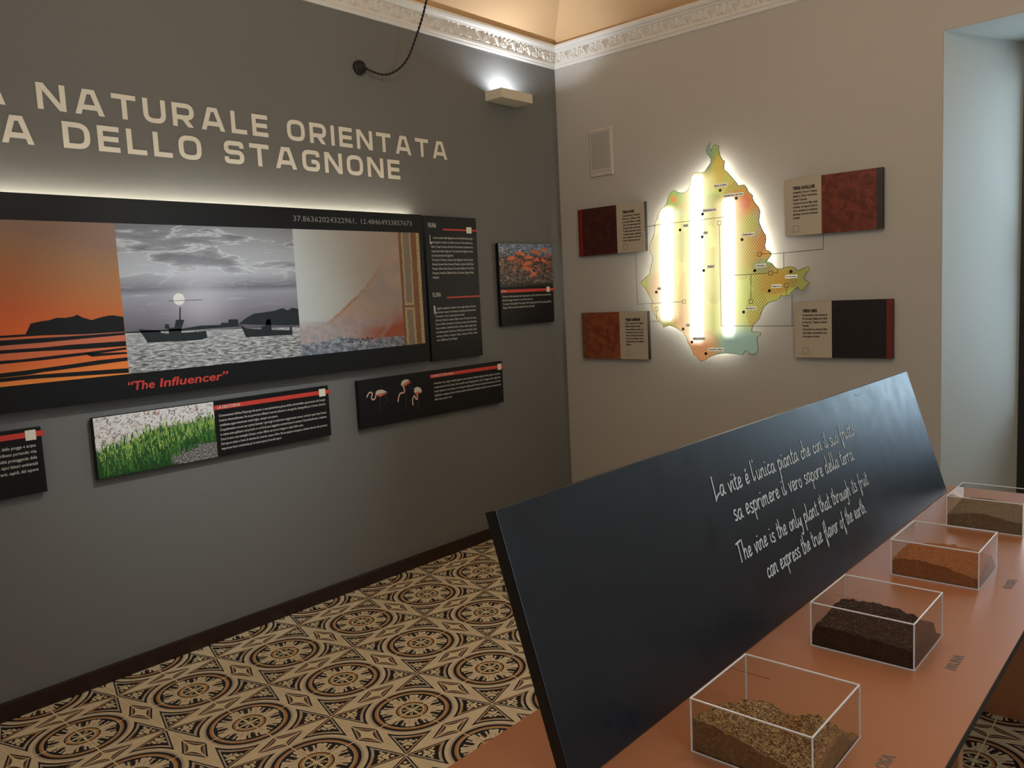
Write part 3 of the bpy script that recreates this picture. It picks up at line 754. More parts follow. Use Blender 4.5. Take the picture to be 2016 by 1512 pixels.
    if mt is M_SALT:
        tanw = plain('stone_bank_print', rgb(178, 154, 112), .5, .25, 40); grw = plain('canal_print', rgb(128, 118, 104), .5, .12, 20); brw = plain('channel_print', rgb(124, 82, 48), .5, .25, 12)
        rect('channel_print', LM, -1.572, -1.412, 1.3415, 1.9905, FR + .0006, brw, pr, .0002)
        rect('canal_print', LM, -1.536, -1.494, 1.3415, 1.545, FR + .0008, grw, pr, .0002); rect('canal_print', LM, -1.538, -1.492, 1.585, 1.9905, FR + .0008, grw, pr, .0002)
        for u0_, u1_, va, vb in ((-1.556, -1.538, 1.342, 1.545), (-1.552, -1.538, 1.585, 1.990), (-1.494, -1.478, 1.342, 1.545), (-1.492, -1.479, 1.585, 1.990), (-1.438, -1.413, 1.342, 1.990)):
            z = va
            while z < vb - .006:
                e = min(vb, z + random.uniform(.018, .032)); jx = random.uniform(-.002, .002)
                rect('bank_stone', LM, u0_ + jx, min(u1_ + jx, -1.4125), z + .0015, e, FR + .0008, tanw, pr, .0004); z = e
        rect('bank_stone', LM, -1.556, -1.478, 1.545, 1.560, FR + .0009, tanw, pr, .0004); rect('bank_stone', LM, -1.556, -1.478, 1.572, 1.587, FR + .0009, tanw, pr, .0004)
        for _ in range(22):
            a, c_ = -1.99 + random.random() * .20, 1.392 + random.gauss(0, .008); r_ = random.uniform(.003, .008)
            poly('dark_spot', LM, [(a + r_ * math.cos(k), c_ + r_ * .7 * math.sin(k)) for k in (0, 1, 2, 3, 4, 5)], FR + .0006, M_S1, pr, .0002)
lettering('red_words', LM, [('\u201cThe', -3.172, 1.268, .038, .118, .03, .16)], FR + .0009, M_REDTXT, main)
lettering('red_words', LM, [('Influencer\u201d', -3.032, 1.268, .038, .338, .03, .16)], FR + .0009, M_REDTXT, main)
lettering('number_print', LM, [('37.86362024322961,', -2.264, 2.031, .028, .402, .0)], FR + .0009, M_GREYTXT, main)
lettering('number_print', LM, [('12.48464933857673', -1.832, 2.031, .027, .370, .0)], FR + .0009, M_GREYTXT, main)

def body(parent, fr, u0, u1, top, step, lines, h, mat, cap=.64, bold=.0, name='text_print'):
    L = []
    for k, ln in enumerate(lines):
        t, e = (ln, 1.0) if isinstance(ln, str) else ln
        L.append((t, u0, top - k * step, step * cap * .82, (u1 - u0) * e, bold))
    return lettering(name, fr, L, h, mat, parent)
def ribbon_bar(t, u0, u1, v0, v1, sq, txt=None, tcol=M_WHITE):
    rect('red_bar', LW, u0, u1 + .010, v0, v1, FR, M_RED, t, .0022)
    rect('cream_square', LW, *sq, FR + .0022, M_SQ, t, .002)
    if txt: lettering('heading_print', LW, [(txt[0], txt[1], txt[2], txt[3], txt[4], .0)], FR + .0026, tcol, t)
t = wall_panel('text_panel', 'tall narrow black panel of white text headed FAUNA and FLORA', -1.362, -.920, 1.228, 2.094, group=G, front=FR)
lettering('heading_print', LW, [('FAUNA', -1.334, 2.026, .028, .066, .0), ('FLORA', -1.328, 1.613, .026, .066, .0)], FR + .0009, M_WHITE, t)
rect('red_line', LW, -1.213, -.912, 2.012, 2.021, FR, M_RED, t, .0015); rect('red_line', LW, -1.212, -.912, 1.601, 1.610, FR, M_RED, t, .0015)
rect('cream_square', LW, -1.012, -.968, 1.998, 2.036, FR + .0015, M_SQ, t, .002)
body(t, LW, -1.300, -.962, 1.960, .0262, ["a riserva naturale dello Stagnone \u00e8 un'oasi di biodiversit\u00e0 per gli", ], FR + .0009, M_WHITE)
body(t, LW, -1.318, -.962, 1.933, .0262, ["   uccelli migratori e stanziali e un ambiente unico per il clima mediterraneo", "ideale: \u00e8 il luogo di sosta per fenicotteri. Diverse abitano costantemente le", "acque basse dello Stagnone. Tra le piante le folaghe trovano", ("per gli spostamenti di lunghissimi", .50),
      "Tra le specie: Tarabusino, Volpoca, Oche, Mignattaio, Airone Cenerino,", "Garzetta, Germano Reale, Avocetta, Mestolone, Cavaliere d'Italia, Falco", "Pescatore, Chiurlo, Sterna Comune, Cormorano, Gabbiano Corso, Martin", "Pescatore, Fraticello, Gabbiano Roseo, Gruccione, Upupa, Poiana,", ("Barbagianni", .14)], FR + .0009, M_WHITE)
lettering('initial_print', LW, [('L', -1.326, 1.930, .052, .016, .02), ('R', -1.326, 1.512, .048, .018, .04)], FR + .0009, M_WHITE, t)
body(t, LW, -1.300, -.962, 1.538, .0240, ["igogliosa vegetazione adatta a vivere negli ambienti salmastri"], FR + .0009, M_WHITE)
body(t, LW, -1.318, -.962, 1.514, .0240, ["  caratteristici, capace di resistere per lunghi periodi alla siccit\u00e0.", ("Tra le piante vi sono: le specie pioniere Suaeda", .70), "Salicornia, Posidonia oceanica, Giglio di mare, Finocchio, Limonium,",
      "Giunco di Palude, Limonastrum, Cymodocea nodosa, Inula Crithmoides,", "Scirpo marittimo, Calendula marittima, Obione, Statice virgata, Asteri-", "sco (Asteraceae), Ginestrino, la Palma nana, (Arundo), Canna", "comune, Alimo, Lentisco, Erica, Acanto, Mirto, Timo", ("rosso, Zafferano, Pino d'Aleppo", .50)], FR + .0009, M_WHITE)

t = wall_panel('picture_panel', 'nearly square black panel with photo of orange shrimps nearest the corner', -.724, -.168, 1.400, 1.942, group=G)
rect('photo_print', LW, -.722, -.170, 1.655, 1.941, FR, M_SHRIMP, t)
for k, (a, c_, L_1, an) in enumerate(((-.60, 1.835, .10, .1), (-.50, 1.865, .11, -.1), (-.42, 1.84, .12, .0), (-.35, 1.875, .12, -.2), (-.44, 1.80, .12, .25), (-.33, 1.825, .10, .1), (-.44, 1.765, .12, -.15), (-.38, 1.725, .10, .3), (-.25, 1.895, .08, 0), (-.27, 1.82, .09, -.3))):
    P = []
    for i in range(9): P.append((a - L_1 / 2 + L_1 * i / 8, c_ + .017 * math.sin(PI * i / 8) + an * (L_1 * i / 8 - L_1 / 2) + .007))
    for i in range(8, -1, -1): P.append((a - L_1 / 2 + L_1 * i / 8, c_ - .008 * math.sin(PI * i / 8) + an * (L_1 * i / 8 - L_1 / 2) + .007))
    poly('shrimp_print', LW, P, FR + .0006, plain('shrimp_ink', rgb(222, 116, 76), .5, .35, 70) if k < 1 else bpy.data.materials['shrimp_ink'], t, .0002)
ribbon_bar(t, -.722, -.168, 1.618, 1.638, (-.245, -.212, 1.612, 1.648), ('ITTICA', -.715, 1.623, .012, .05), M_SQ)
body(t, LW, -.706, -.196, 1.588, .0245, ["Il territorio offre un'ampia variet\u00e0 di pesce azzurro, Tonno, Gamberi rossi e altri prodotti", ("ittici che vengono lavorati e conservati sotto sale", .60), "Tra le specie: Triglia, Sogliola, Orata, Spigola, Cefali, Anguilla, Sgombro, Palamita, Lampuga, Dentici,", ("Seppie, Polpi e piccoli molluschi dei bassi fondali.", .64)], FR + .0009, M_WHITE)

t = wall_panel('picture_panel', 'long low black panel with three pale pink flamingos', -1.930, -.742, .900, 1.172, group=G)
M_FL = plain('flamingo_print', rgb(226, 186, 176), .5, .06); M_FL2 = plain('flamingo_wing_print', rgb(214, 206, 192), .5, .06); M_FL3 = plain('flamingo_pink_print', rgb(200, 104, 78), .5, .12); M_LEG = plain('flamingo_leg_print', rgb(78, 66, 62), .5)
def pr_ribbon(name, P, wd, mat, h=.0009):
    b = MB()
    for q in ribbon(smooth_path(P), wd): b.face([LW(x, y, FR + h) for x, y in q])
    return b.build(name, mat, t)
for neck, bod, pink, legs in (
  ([(-1.875, 1.073), (-1.866, 1.088), (-1.854, 1.098), (-1.841, 1.097), (-1.834, 1.087), (-1.842, 1.074), (-1.84, 1.06), (-1.829, 1.055), (-1.817, 1.062), (-1.81, 1.079)], [(-1.815, 1.085), (-1.805, 1.100), (-1.79, 1.105), (-1.767, 1.105), (-1.75, 1.099), (-1.727, 1.085), (-1.75, 1.084), (-1.779, 1.082), (-1.80, 1.080)], [(-1.812, 1.082), (-1.779, 1.083), (-1.722, 1.080), (-1.752, 1.073), (-1.779, 1.064), (-1.80, 1.073)], ([(-1.78, 1.066), (-1.783, 1.025), (-1.781, .985)], [(-1.753, 1.068), (-1.727, 1.052), (-1.757, 1.01)])),
  ([(-1.652, 1.018), (-1.647, 1.04), (-1.632, 1.066), (-1.611, 1.066), (-1.598, 1.074), (-1.601, 1.093), (-1.61, 1.109)], [(-1.622, 1.118), (-1.611, 1.136), (-1.592, 1.142), (-1.567, 1.141), (-1.552, 1.131), (-1.575, 1.126), (-1.60, 1.118), (-1.615, 1.108)], [(-1.616, 1.108), (-1.60, 1.119), (-1.575, 1.127), (-1.538, 1.123), (-1.566, 1.114), (-1.595, 1.101)], ([(-1.589, 1.104), (-1.589, 1.052), (-1.593, .962)], [(-1.567, 1.110), (-1.536, 1.079)])),
  ([(-1.538, .984), (-1.541, 1.007), (-1.536, 1.026), (-1.524, 1.039), (-1.513, 1.018), (-1.502, 1.019), (-1.503, 1.041)], [(-1.525, 1.062), (-1.519, 1.084), (-1.496, 1.089), (-1.474, 1.080), (-1.464, 1.063), (-1.468, 1.050), (-1.486, 1.060), (-1.506, 1.058), (-1.52, 1.056)], [(-1.522, 1.057), (-1.506, 1.060), (-1.484, 1.061), (-1.474, 1.052), (-1.490, 1.044), (-1.508, 1.040)], ([(-1.492, 1.045), (-1.495, 1.0), (-1.499, .951)],))):
    pr_ribbon('flamingo_neck', neck, .008, M_FL); poly('flamingo_body', LW, bod, FR, M_FL2, t, .0010); poly('flamingo_belly', LW, pink, FR, M_FL3, t, .0008)
    for lg in legs: pr_ribbon('flamingo_leg', lg, .0028, M_LEG, .0004)
ribbon_bar(t, -1.390, -.742, 1.128, 1.149, (-.790, -.755, 1.118, 1.157), ('IL FENICOTTERO ROSA', -1.375, 1.133, .013, .18), M_SQ)
body(t, LW, -1.362, -.765, 1.088, .0245, ["I fenicotteri rosa, eleganti volatili migratori, sono presenti. L'ambiente lagunare offre il giusto nutrimento", "in ampi stormi. E uno di loro. Sono uccelli rosa di lunghe gambe, sono di maggio, abita i laghi salati", "mentre riposano su una zampa e sono frequenti negli specchi. Si nutrono di piccoli crostacei con un becco", "lunghissimo, vengono anche a formare colonie numerose, fantastiche macchie rosa nei tramonti estivi", ("della nostra costa in volo", .24)], FR + .0009, M_WHITE)

t = wall_panel('picture_panel', 'long low black panel with photo of green salicornia plants', -3.335, -2.128, .901, 1.170, group=G)
pp = rect('photo_print', LW, -3.332, -2.785, .903, 1.168, FR, M_RUBBLE, t)
for mt, cnt, nm in ((M_GREEN1, 520, 'dark_stalks'), (M_GREEN2, 330, 'green_stalks'), (M_GREEN3, 300, 'pale_stalks')):
    b = MB()
    for _ in range(cnt):
        u = random.uniform(-3.322, -2.795); f = (u + 3.33) / .545
        lo = .905 if f < .5 else .905 + (f - .5) * .16; top = 1.012 + .07 * min(1, f * 1.9) + random.gauss(0, .014)
        z = random.uniform(lo + .005, top - .02) if mt is not M_GREEN3 else random.uniform(lo + .05, top - .01); ln = random.uniform(.016, .055); z2 = min(z + ln, 1.160); an = random.gauss(0, .28)
        wd = random.uniform(.0018, .0038); du = (z2 - z) * an
        u2 = min(max(u + du, -3.330), -2.788)
        b.face([LW(u - wd, z, FR + .0007), LW(u + wd, z, FR + .0007), LW(u2 + wd * .5, z2, FR + .0009), LW(u2 - wd * .5, z2, FR + .0009)])
    b.build(nm, mt, pp, kind='stuff')
ribbon_bar(t, -2.782, -2.128, 1.127, 1.148, (-2.190, -2.150, 1.117, 1.157), ('LA SALICORNIA', -2.765, 1.131, .015, .118))
body(t, LW, -2.762, -2.152, 1.092, .0228, ["Comunemente definita l'Asparago dei poveri, \u00e8 una pianta buona grassa alofita commestibile, appartenente alla famiglia", "botanica Amaranthaceae. Ha una particolare affinit\u00e0 ai terreni salmastri e retrogrado, distinguibile per la forma cilindrica", ("combinata apparentemente senza foglie, sempre succulenta.", .52),
   "L'inquadramento succoso per quanto bevanda. I germogli si trasformano leggermente carnosi, verdi per quasi tutta l'annata", "in estate sono giallastre nel periodo in cui fioriscono leggiadre caratterizzate in autunno l'impreziosimento, rossastra", ("Dona la terra una ventaglia d'acqua, molto diffusa nei terreni fangosi e salati della costa.", .76), "Dal sapore salato e fonte di vitamina B, minerali, acqua e fibre. Ha un aspetto energetico salutare dovuto alla porzione", ("importante fonte nutrizionale per la nostra epoca di novelli sapori.", .54)], FR + .0009, M_WHITE)

t = wall_panel('text_panel', 'black panel cut by the left frame edge with red bar and white text', -4.25, -3.535, .897, 1.165, group=G)
ribbon_bar(t, -4.24, -3.535, 1.128, 1.150, (-3.595, -3.556, 1.116, 1.157))
body(t, LW, -3.760, -3.560, 1.088, .0248, ["acqua dolce dalle piogge e acqua", "il loro contributo portando vita", "moglie l'umidit\u00e0 proteggendo dalla", "naturale e i tipici fattori ambientali", "ricchi, vibranti, sapidi, dal sapore"], FR + .0009, M_WHITE)

# wall lamp
t = thing('wall_lamp', 'off-white box wall lamp lighting the cornice near the corner', 'lamp', (0, -.583, 2.85))
b = MB(); x1, y0, y1, z0, z1 = .143, -.735, -.433, 2.845, 2.903; w_ = .006
b.box((0, y0, z0), (x1, y1, z0 + w_)); b.box((0, y0, z0 + w_), (x1, y0 + w_, z1)); b.box((0, y1 - w_, z0 + w_), (x1, y1, z1)); b.box((x1 - w_, y0 + w_, z0 + w_), (x1, y1 - w_, z1)); b.box((0, y0 + w_, z0 + w_), (w_, y1 - w_, z1))
b.build('lamp_housing', M_LAMP, t)
b = MB(); b.tube([(.100, -.575, 2.850), (.100, -.575, 2.858)], .022, 16); b.build('bulb_holder', M_PLASTIC, t)

# wall rose and twisted cable
t = thing('cable_outlet', 'round black cable outlet on the grey wall above the painted title', 'outlet', (0, -1.747, 2.882))
b = MB(); b.tube([(0, -1.747, 2.880), (.018, -1.747, 2.880), (.026, -1.747, 2.880)], .03, 24, rr=[.040, .038, .026]); b.build('outlet_cup', M_CABLE, t, smooth=False)
b = MB(); b.tube([(.024, -1.747 + .027 * math.cos(k * PI / 12), 2.880 + .027 * math.sin(k * PI / 12)) for k in range(25)], .006, 6); b.build('outlet_ring', M_BLACK, t)
pts = smooth_path_3 = None
P3 = [(.02, -1.742, 2.880), (.03, -1.725, 2.877), (.05, -1.687, 2.858), (.08, -1.622, 2.848), (.12, -1.562, 2.880), (.17, -1.530, 2.939), (.22, -1.506, 3.046), (.27, -1.503, 3.127), (.33, -1.520, 3.20), (.45, -1.56, 3.34), (.62, -1.62, 3.50), (.70, -1.66, 3.60)]
def cr3(P, n):
    out = []
    for i in range(len(P) - 1):
        p0, p1, p2, p3 = (Vector(P[max(0, i - 1)]), Vector(P[i]), Vector(P[i + 1]), Vector(P[min(len(P) - 1, i + 2)]))
        for k in range(n):
            s = k / n; out.append(.5 * (2 * p1 + (p2 - p0) * s + (2 * p0 - 5 * p1 + 4 * p2 - p3) * s * s + (3 * p1 - p0 - 3 * p2 + p3) * s ** 3))
    out.append(Vector(P[-1])); return out
path = cr3(P3, 14); acc = 0; stra = [[], []]
for i, p in enumerate(path):
    if i: acc += (p - path[i - 1]).length
    tg = (path[min(i + 1, len(path) - 1)] - path[max(0, i - 1)]).normalized(); a = tg.cross(Vector((1, 0, .3))).normalized(); c_ = tg.cross(a)
    for k in (0, 1):
        an = acc * 2 * PI / .045 + k * PI; stra[k].append(p + (a * math.cos(an) + c_ * math.sin(an)) * .0034)
ct = thing('hanging_cable', 'twisted black fabric cable hanging from the vault to the wall outlet', 'cable', P3[-1])
for k in (0, 1):
    b = MB(); b.tube(stra[k], .0036, 6); b.build('cable_strand', M_CABLE, ct, smooth=True)

# ------------------------------------------------------------------ far wall: soil cards, cover, glowing map
def soil_card(label, u0, u1, us, v0, v1, photo_left, mt, title_, lines, d=.030):
    t = thing('soil_card', label, 'panel', RW((u0 + u1) / 2, (v0 + v1) / 2, 0), 'soil cards around the glowing map')
    slab('board', RW, u0, u1, v0, v1, .006, d, M_INK, t, .0008)
    for uu in (u0 + .06, u1 - .08): slab('wall_spacer', RW, uu, uu + .02, v0 + .1, v1 - .1, 0, .0065, M_BLACKEDGE, t, 0)
    a, b_ = ((u0, us), (us, u1)) if photo_left else ((us, u1), (u0, us))
    rect('soil_photo', RW, a[0], a[1], v0, v1, d, mt, t)
    rect('text_card', RW, b_[0], b_[1] - (.006 if photo_left else 0), v0, v1, d, M_BEIGE, t, .0016)
    tu = b_[0] + .048; tw = .142
    lettering('heading_print', RW, [(title_, tu, v1 - .062, .016, min(tw, len(title_) * .0085), .09)], d + .0020, M_INK, t)
    body(t, RW, tu, tu + tw, v1 - .084, .0205, lines, d + .0020, M_INK, .66, .06)
    b = MB(); s0, s1, z0 = tu, tu + .032, v0 + .022
    for q in ribbon([(s0, z0), (s1, z0), (s1, z0 + .034), (s0, z0 + .034), (s0, z0)], .0022, True): b.face([RW(x, y, d + .0020) for x, y in q])
    b.build('square_outline', M_TPRINT, t)
    return t
K1 = soil_card('dark red soil card left of the glowing map, upper one', .176, .724, .499, 1.848, 2.170, True, M_S1, 'TERRE ROSSE', ["Comprendono Fulgatore", "Erice, Vita e la", "Locanda Rilevo, media", "terra di intermedia San", "Comprende a ponente", "Trinit\u00e0 pietrosa roccia", "e calcarea pietra a Marsala", "da cui nascono vini rossi", ("molto densi nel sapore", .94)])
K2 = soil_card('red soil card with dark right edge, upper right of the map', 1.670, 2.212, 1.882, 1.861, 2.184, False, M_S2, 'TERRE ARGILLOSE', ["Calatafimi Nuova Trapani,", "Salemi, Dara Partanna,", ("Castello Trapanese", .58), "Terreni di pura argilla, calda", "in estate, ma capace di dare ai", "vini in generale piu consistenza", "pienezza, ma buoni profumati", ("caratteri.", .30)])
K3 = soil_card('orange brown soil card left of the map, lower one', .173, .722, .494, 1.128, 1.451, True, M_S3, 'TERRE SABBIOSE', ["Lungo costa che da Trapani", ("Marsala e Mazara del Vallo", .84), "Una lunghissima striscia ora", "aromatica nel nuovo vento", "marino nel bianco asciutto", "In bocca un fresco vino e", "trasparente per la salinit\u00e0", ("delicata", .28)])
K4 = soil_card('near-black soil card with brown strip, right of the map', 1.719, 2.263, 1.935, 1.156, 1.481, False, M_S4, 'TERRE NERE', ["Si estendono nei comuni di", "Poggioreale, Salaparuta, Gibel", "la Nuova, Trapani e Santa", ("Ninfa.", .28), "Terreni fertili con orizzonti argillosi", "misti sabbia, caratteristici nero", ("e dove danno vini intensi.", .70)])
def leader(parent, P, wd=.0022, fr=RW, h=.0006, mat=None, name='leader_line'):
    b = MB()
    for a, c in zip(P[:-1], P[1:]):
        for q in ribbon([a, c], wd): b.face([fr(x, y, h) for x, y in q])
    return b.build(name, mat or M_INK, parent)
leader(K1, [(.722, 2.008), (.84, 2.006)]); leader(K1, [(.622, 1.850), (.622, 1.499), (.80, 1.501)]); leader(K3, [(.720, 1.382), (.83, 1.381)])
leader(K2, [(1.879, 1.862), (1.879, 1.774), (1.56, 1.768)], .003); leader(K2, [(1.646, 1.769), (1.645, 1.66)], .003)
leader(K4, [(1.720, 1.339), (1.45, 1.341)], .003); leader(K4, [(1.692, 1.339), (1.693, 1.525)], .003)

t = thing('vent_cover', 'blank white framed cover plate left of the map near the corner', 'cover', RW(.376, 2.54, 0))
slab('cover_frame', RW, .285, .468, 2.382, 2.696, 0, .012, M_PLASTIC, t, .003)
slab('cover_sheet', RW, .300, .452, 2.430, 2.668, .0118, .0145, M_COVER, t, .001)
slab('frame_lip', RW, .292, .461, 2.412, 2.416, .0118, .016, M_PLASTIC, t, .001); slab('frame_lip', RW, .292, .461, 2.676, 2.680, .0118, .016, M_PLASTIC, t, .001)

OUT = [(1.22, 2.463), (1.202, 2.45), (1.189, 2.425), (1.195, 2.401), (1.208, 2.386), (1.218, 2.367), (1.215, 2.344), (1.198, 2.324), (1.177, 2.3), (1.151, 2.291), (1.131, 2.3), (1.099, 2.298), (1.083, 2.278), (1.071, 2.226), (1.058, 2.2), (1.027, 2.187), (0.99, 2.191), (0.969, 2.206), (0.947, 2.209), (0.924, 2.188), (0.909, 2.161), (0.904, 2.133), (0.883, 2.116), (0.861, 2.104), (0.843, 2.082), (0.834, 2.045), (0.813, 2.027), (0.81, 1.989), (0.801, 1.941), (0.777, 1.904), (0.764, 1.866), (0.77, 1.827), (0.788, 1.796), (0.781, 1.767), (0.766, 1.729), (0.758, 1.695), (0.726, 1.672), (0.698, 1.648), (0.695, 1.629), (0.723, 1.605), (0.742, 1.572), (0.756, 1.542), (0.775, 1.516), (0.766, 1.492), (0.77, 1.462), (0.798, 1.421), (0.814, 1.391), (0.847, 1.361), (0.852, 1.343), (0.898, 1.356), (0.947, 1.34), (0.996, 1.311), (1.017, 1.282), (1.03, 1.243), (1.055, 1.204), (1.068, 1.165), (1.089, 1.158), (1.099, 1.139), (1.12, 1.125), (1.147, 1.133), (1.19, 1.159), (1.221, 1.169), (1.283, 1.179), (1.344, 1.176), (1.403, 1.169), (1.419, 1.193), (1.431, 1.197), (1.445, 1.179), (1.472, 1.172), (1.496, 1.184), (1.504, 1.216), (1.497, 1.248), (1.498, 1.275), (1.52, 1.289), (1.518, 1.305), (1.494, 1.312), (1.474, 1.306), (1.463, 1.317), (1.47, 1.344), (1.49, 1.366), (1.514, 1.389), (1.524, 1.42), (1.536, 1.451), (1.572, 1.482), (1.619, 1.494), (1.642, 1.506), (1.649, 1.524), (1.665, 1.517), (1.697, 1.522), (1.72, 1.543), (1.752, 1.568), (1.76, 1.55), (1.781, 1.547), (1.8, 1.57), (1.82, 1.586), (1.796, 1.604), (1.783, 1.618), (1.797, 1.639), (1.819, 1.663), (1.819, 1.675), (1.802, 1.679), (1.779, 1.67), (1.753, 1.659), (1.735, 1.677), (1.708, 1.687), (1.681, 1.684), (1.654, 1.676), (1.626, 1.679), (1.608, 1.693), (1.595, 1.712), (1.576, 1.722), (1.562, 1.72), (1.572, 1.737), (1.588, 1.756), (1.594, 1.769), (1.577, 1.788), (1.559, 1.794), (1.554, 1.82), (1.561, 1.851), (1.56, 1.877), (1.542, 1.905), (1.528, 1.937), (1.519, 1.964), (1.527, 2.021), (1.516, 2.048), (1.493, 2.077), (1.481, 2.101), (1.484, 2.118), (1.456, 2.143), (1.447, 2.166), (1.431, 2.186), (1.394, 2.186), (1.38, 2.206), (1.352, 2.241), (1.323, 2.276), (1.303, 2.294), (1.304, 2.323), (1.309, 2.34), (1.29, 2.356), (1.278, 2.38), (1.271, 2.417), (1.274, 2.434), (1.257, 2.446), (1.237, 2.442), (1.226, 2.428), (1.223, 2.415), (1.211, 2.435)]
m = Mat('backlit_map_face'); ox, oy, oz = m.ob(); u, v = ox + 1.2, oz + 1.8
vv = m.tc.outputs['Object']; n1 = m.noise(4.2, 3, .5, vv, .3); n2 = m.noise(2.1, 2, .5, vv)
c = m.ramp(n1, [(.32, rgb(168, 190, 96)), (.46, rgb(196, 196, 92)), (.58, rgb(206, 176, 82)), (.72, rgb(210, 152, 76))])
def blob(cu, cv, ru, rv, colr, k=1.0):
    global c
    c = m.mix(sstep(gauss(u, v, cu, cv, ru, rv), .15, .75) * k, c, colr)
TEAL = rgb(140, 172, 160); ORG_ = rgb(226, 148, 60); REDM = rgb(222, 88, 50); YG = rgb(190, 204, 92)
blob(1.40, 1.22, .20, .13, TEAL, .95); blob(1.19, 2.39, .045, .10, rgb(112, 144, 130), .95); blob(1.25, 2.40, .04, .06, rgb(120, 150, 90), .8)
blob(1.27, 2.30, .035, .10, rgb(206, 178, 66), .9); blob(.955, 2.16, .09, .06, rgb(150, 190, 90), .9); blob(.955, 2.155, .030, .024, ORG_)
blob(1.42, 2.07, .13, .10, ORG_, .85); blob(1.435, 2.085, .040, .045, REDM, .9); blob(1.50, 1.95, .045, .09, rgb(186, 184, 150), .8); blob(1.46, 1.95, .06, .07, YG, .8)
blob(.93, 2.06, .10, .05, rgb(176, 206, 150), .8); blob(.83, 1.75, .10, .35, rgb(206, 204, 176), .7); blob(.82, 1.62, .05, .10, rgb(226, 160, 110), .8)
blob(1.02, 1.60, .07, .14, rgb(238, 190, 90), .9); blob(1.10, 1.22, .13, .14, rgb(232, 158, 106), .95); blob(.99, 1.40, .08, .10, rgb(232, 170, 120), .8); blob(1.44, 1.55, .12, .18, YG, .85)
blob(1.60, 1.60, .10, .10, rgb(200, 166, 66), .8); blob(1.76, 1.62, .08, .10, rgb(150, 148, 78), .9); blob(1.54, 1.70, .07, .05, rgb(132, 164, 116), .8); blob(1.20, 1.75, .06, .22, rgb(214, 224, 120), .8)
hs = xsin((u * .72 + v * -.60) * 2 * PI / .0145 * 1.0 * 0 + (u * -.80 + v * .62) * 2 * PI / .0135)
hm = mx(mx(gauss(u, v, 1.40, 1.92, .17, .30), gauss(u, v, 1.22, 2.06, .09, .10)), mx(gauss(u, v, 1.60, 1.62, .15, .09), gauss(u, v, 1.12, 1.20, .14, .13)))
hm = mx(hm, mx(mx(gauss(u, v, .84, 1.62, .12, .34), gauss(u, v, 1.01, 1.85, .07, .10)), mx(gauss(u, v, 1.22, 1.66, .09, .18), gauss(u, v, 1.03, 1.50, .07, .20))))
hm = mx(hm, gauss(u, v, 1.50, 1.44, .07, .13))
c = m.mix(gt(hs, .45) * gt(hm, .38) * .85, c, rgb(160, 96, 36))
def tube_band(cu, dudv, v0_, v1_, wd):
    d = (u - cu - (v - 1.8) * dudv) * (1 / wd); d4 = d * d
    e = X.op('EXPONENT', -(d4 * d4) * .8); f = sstep(v, v0_ - .03, v0_ + .05) * (1 - sstep(v, v1_ - .05, v1_ + .03)); return e * f, X.op('EXPONENT', -(d4 * .16)) * f
bs, gl = [], []
for a in ((.893, .032, 1.385, 2.109, .040), (1.107, .026, 1.243, 2.289, .040), (1.323, .021, 1.281, 2.127, .036)):
    e, f = tube_band(*a); bs.append(e); gl.append(f)
core = mn(bs[0] + bs[1] + bs[2], 1.0); glow = mx(mx(gl[0], gl[1]), gl[2])
edgef = gauss(u, v, 1.10, 1.78, .46, .62)
em = nt_ = None
nt = m.nt
X.nt = nt
emi = nt.nodes.new('ShaderNodeEmission')
c2 = m.mix(mn(glow * .6 + edgef * .22, 1.0), c, rgb(244, 242, 206)); c2 = m.mix(core, c2, (1, 1, .96, 1))  # tube light shining through is painted into the face's emission
nt.links.new(c2, emi.inputs[0]); nt.links.new((core * 1.5 + glow * .72 + edgef * .55 + .14).v, emi.inputs[1])
m.set(Base_Color=c, Roughness=.35)
ad = nt.nodes.new('ShaderNodeAddShader'); nt.links.new(m.p.outputs[0], ad.inputs[0]); nt.links.new(emi.outputs[0], ad.inputs[1]); nt.links.new(ad.outputs[0], m.out.inputs[0]); M_MAP = m.m
M_MAPBACK = plain('white_acrylic_back', rgb(230, 230, 222), .5, .02)

mapt = thing('illuminated_map', 'glowing irregular wine-region map panel in yellow and orange', 'map', (1.2, 0, 1.8))
MD = .055
b = MB(); b.face([RW(x, y, MD) for x, y in OUT]); n = len(OUT)
o = b.build('map_face', M_MAP, mapt)
bm = bmesh.new(); bm.from_mesh(o.data); bmesh.ops.triangulate(bm, faces=bm.faces); bm.to_mesh(o.data); bm.free()
# map shader reads object coordinates relative to (1.2, 0, 1.8)
b = MB(); b.face([RW(x, y, MD - .009) for x, y in OUT])
for i in range(n):
    j = (i + 1) % n; b.face([RW(*OUT[i], MD - .009), RW(*OUT[j], MD - .009), RW(*OUT[j], MD - .0002), RW(*OUT[i], MD - .0002)])
o = b.build('map_body', M_MAPBACK, mapt)
bm = bmesh.new(); bm.from_mesh(o.data); bmesh.ops.triangulate(bm, faces=[f for f in bm.faces if len(f.verts) > 4]); bm.to_mesh(o.data); bm.free()
b = MB()
for i in range(n):
    j = (i + 1) % n
    for q in ribbon([OUT[i], OUT[j]], .0028): b.face([RW(x, y, MD + .0004) for x, y in q])
b.build('outline_print', plain('teal_outline_print', rgb(70, 88, 84), .5), mapt)
m = Mat('led_tube'); m.set(Base_Color=(1, 1, 1, 1), Emission_Color=(1, .98, .88, 1), Emission_Strength=30.0); M_LED = m.m
m = Mat('halo_fill_tube'); m.set(Base_Color=(1, 1, 1, 1), Emission_Color=(1, .98, .88, 1), Emission_Strength=13.0); M_HALO = m.m
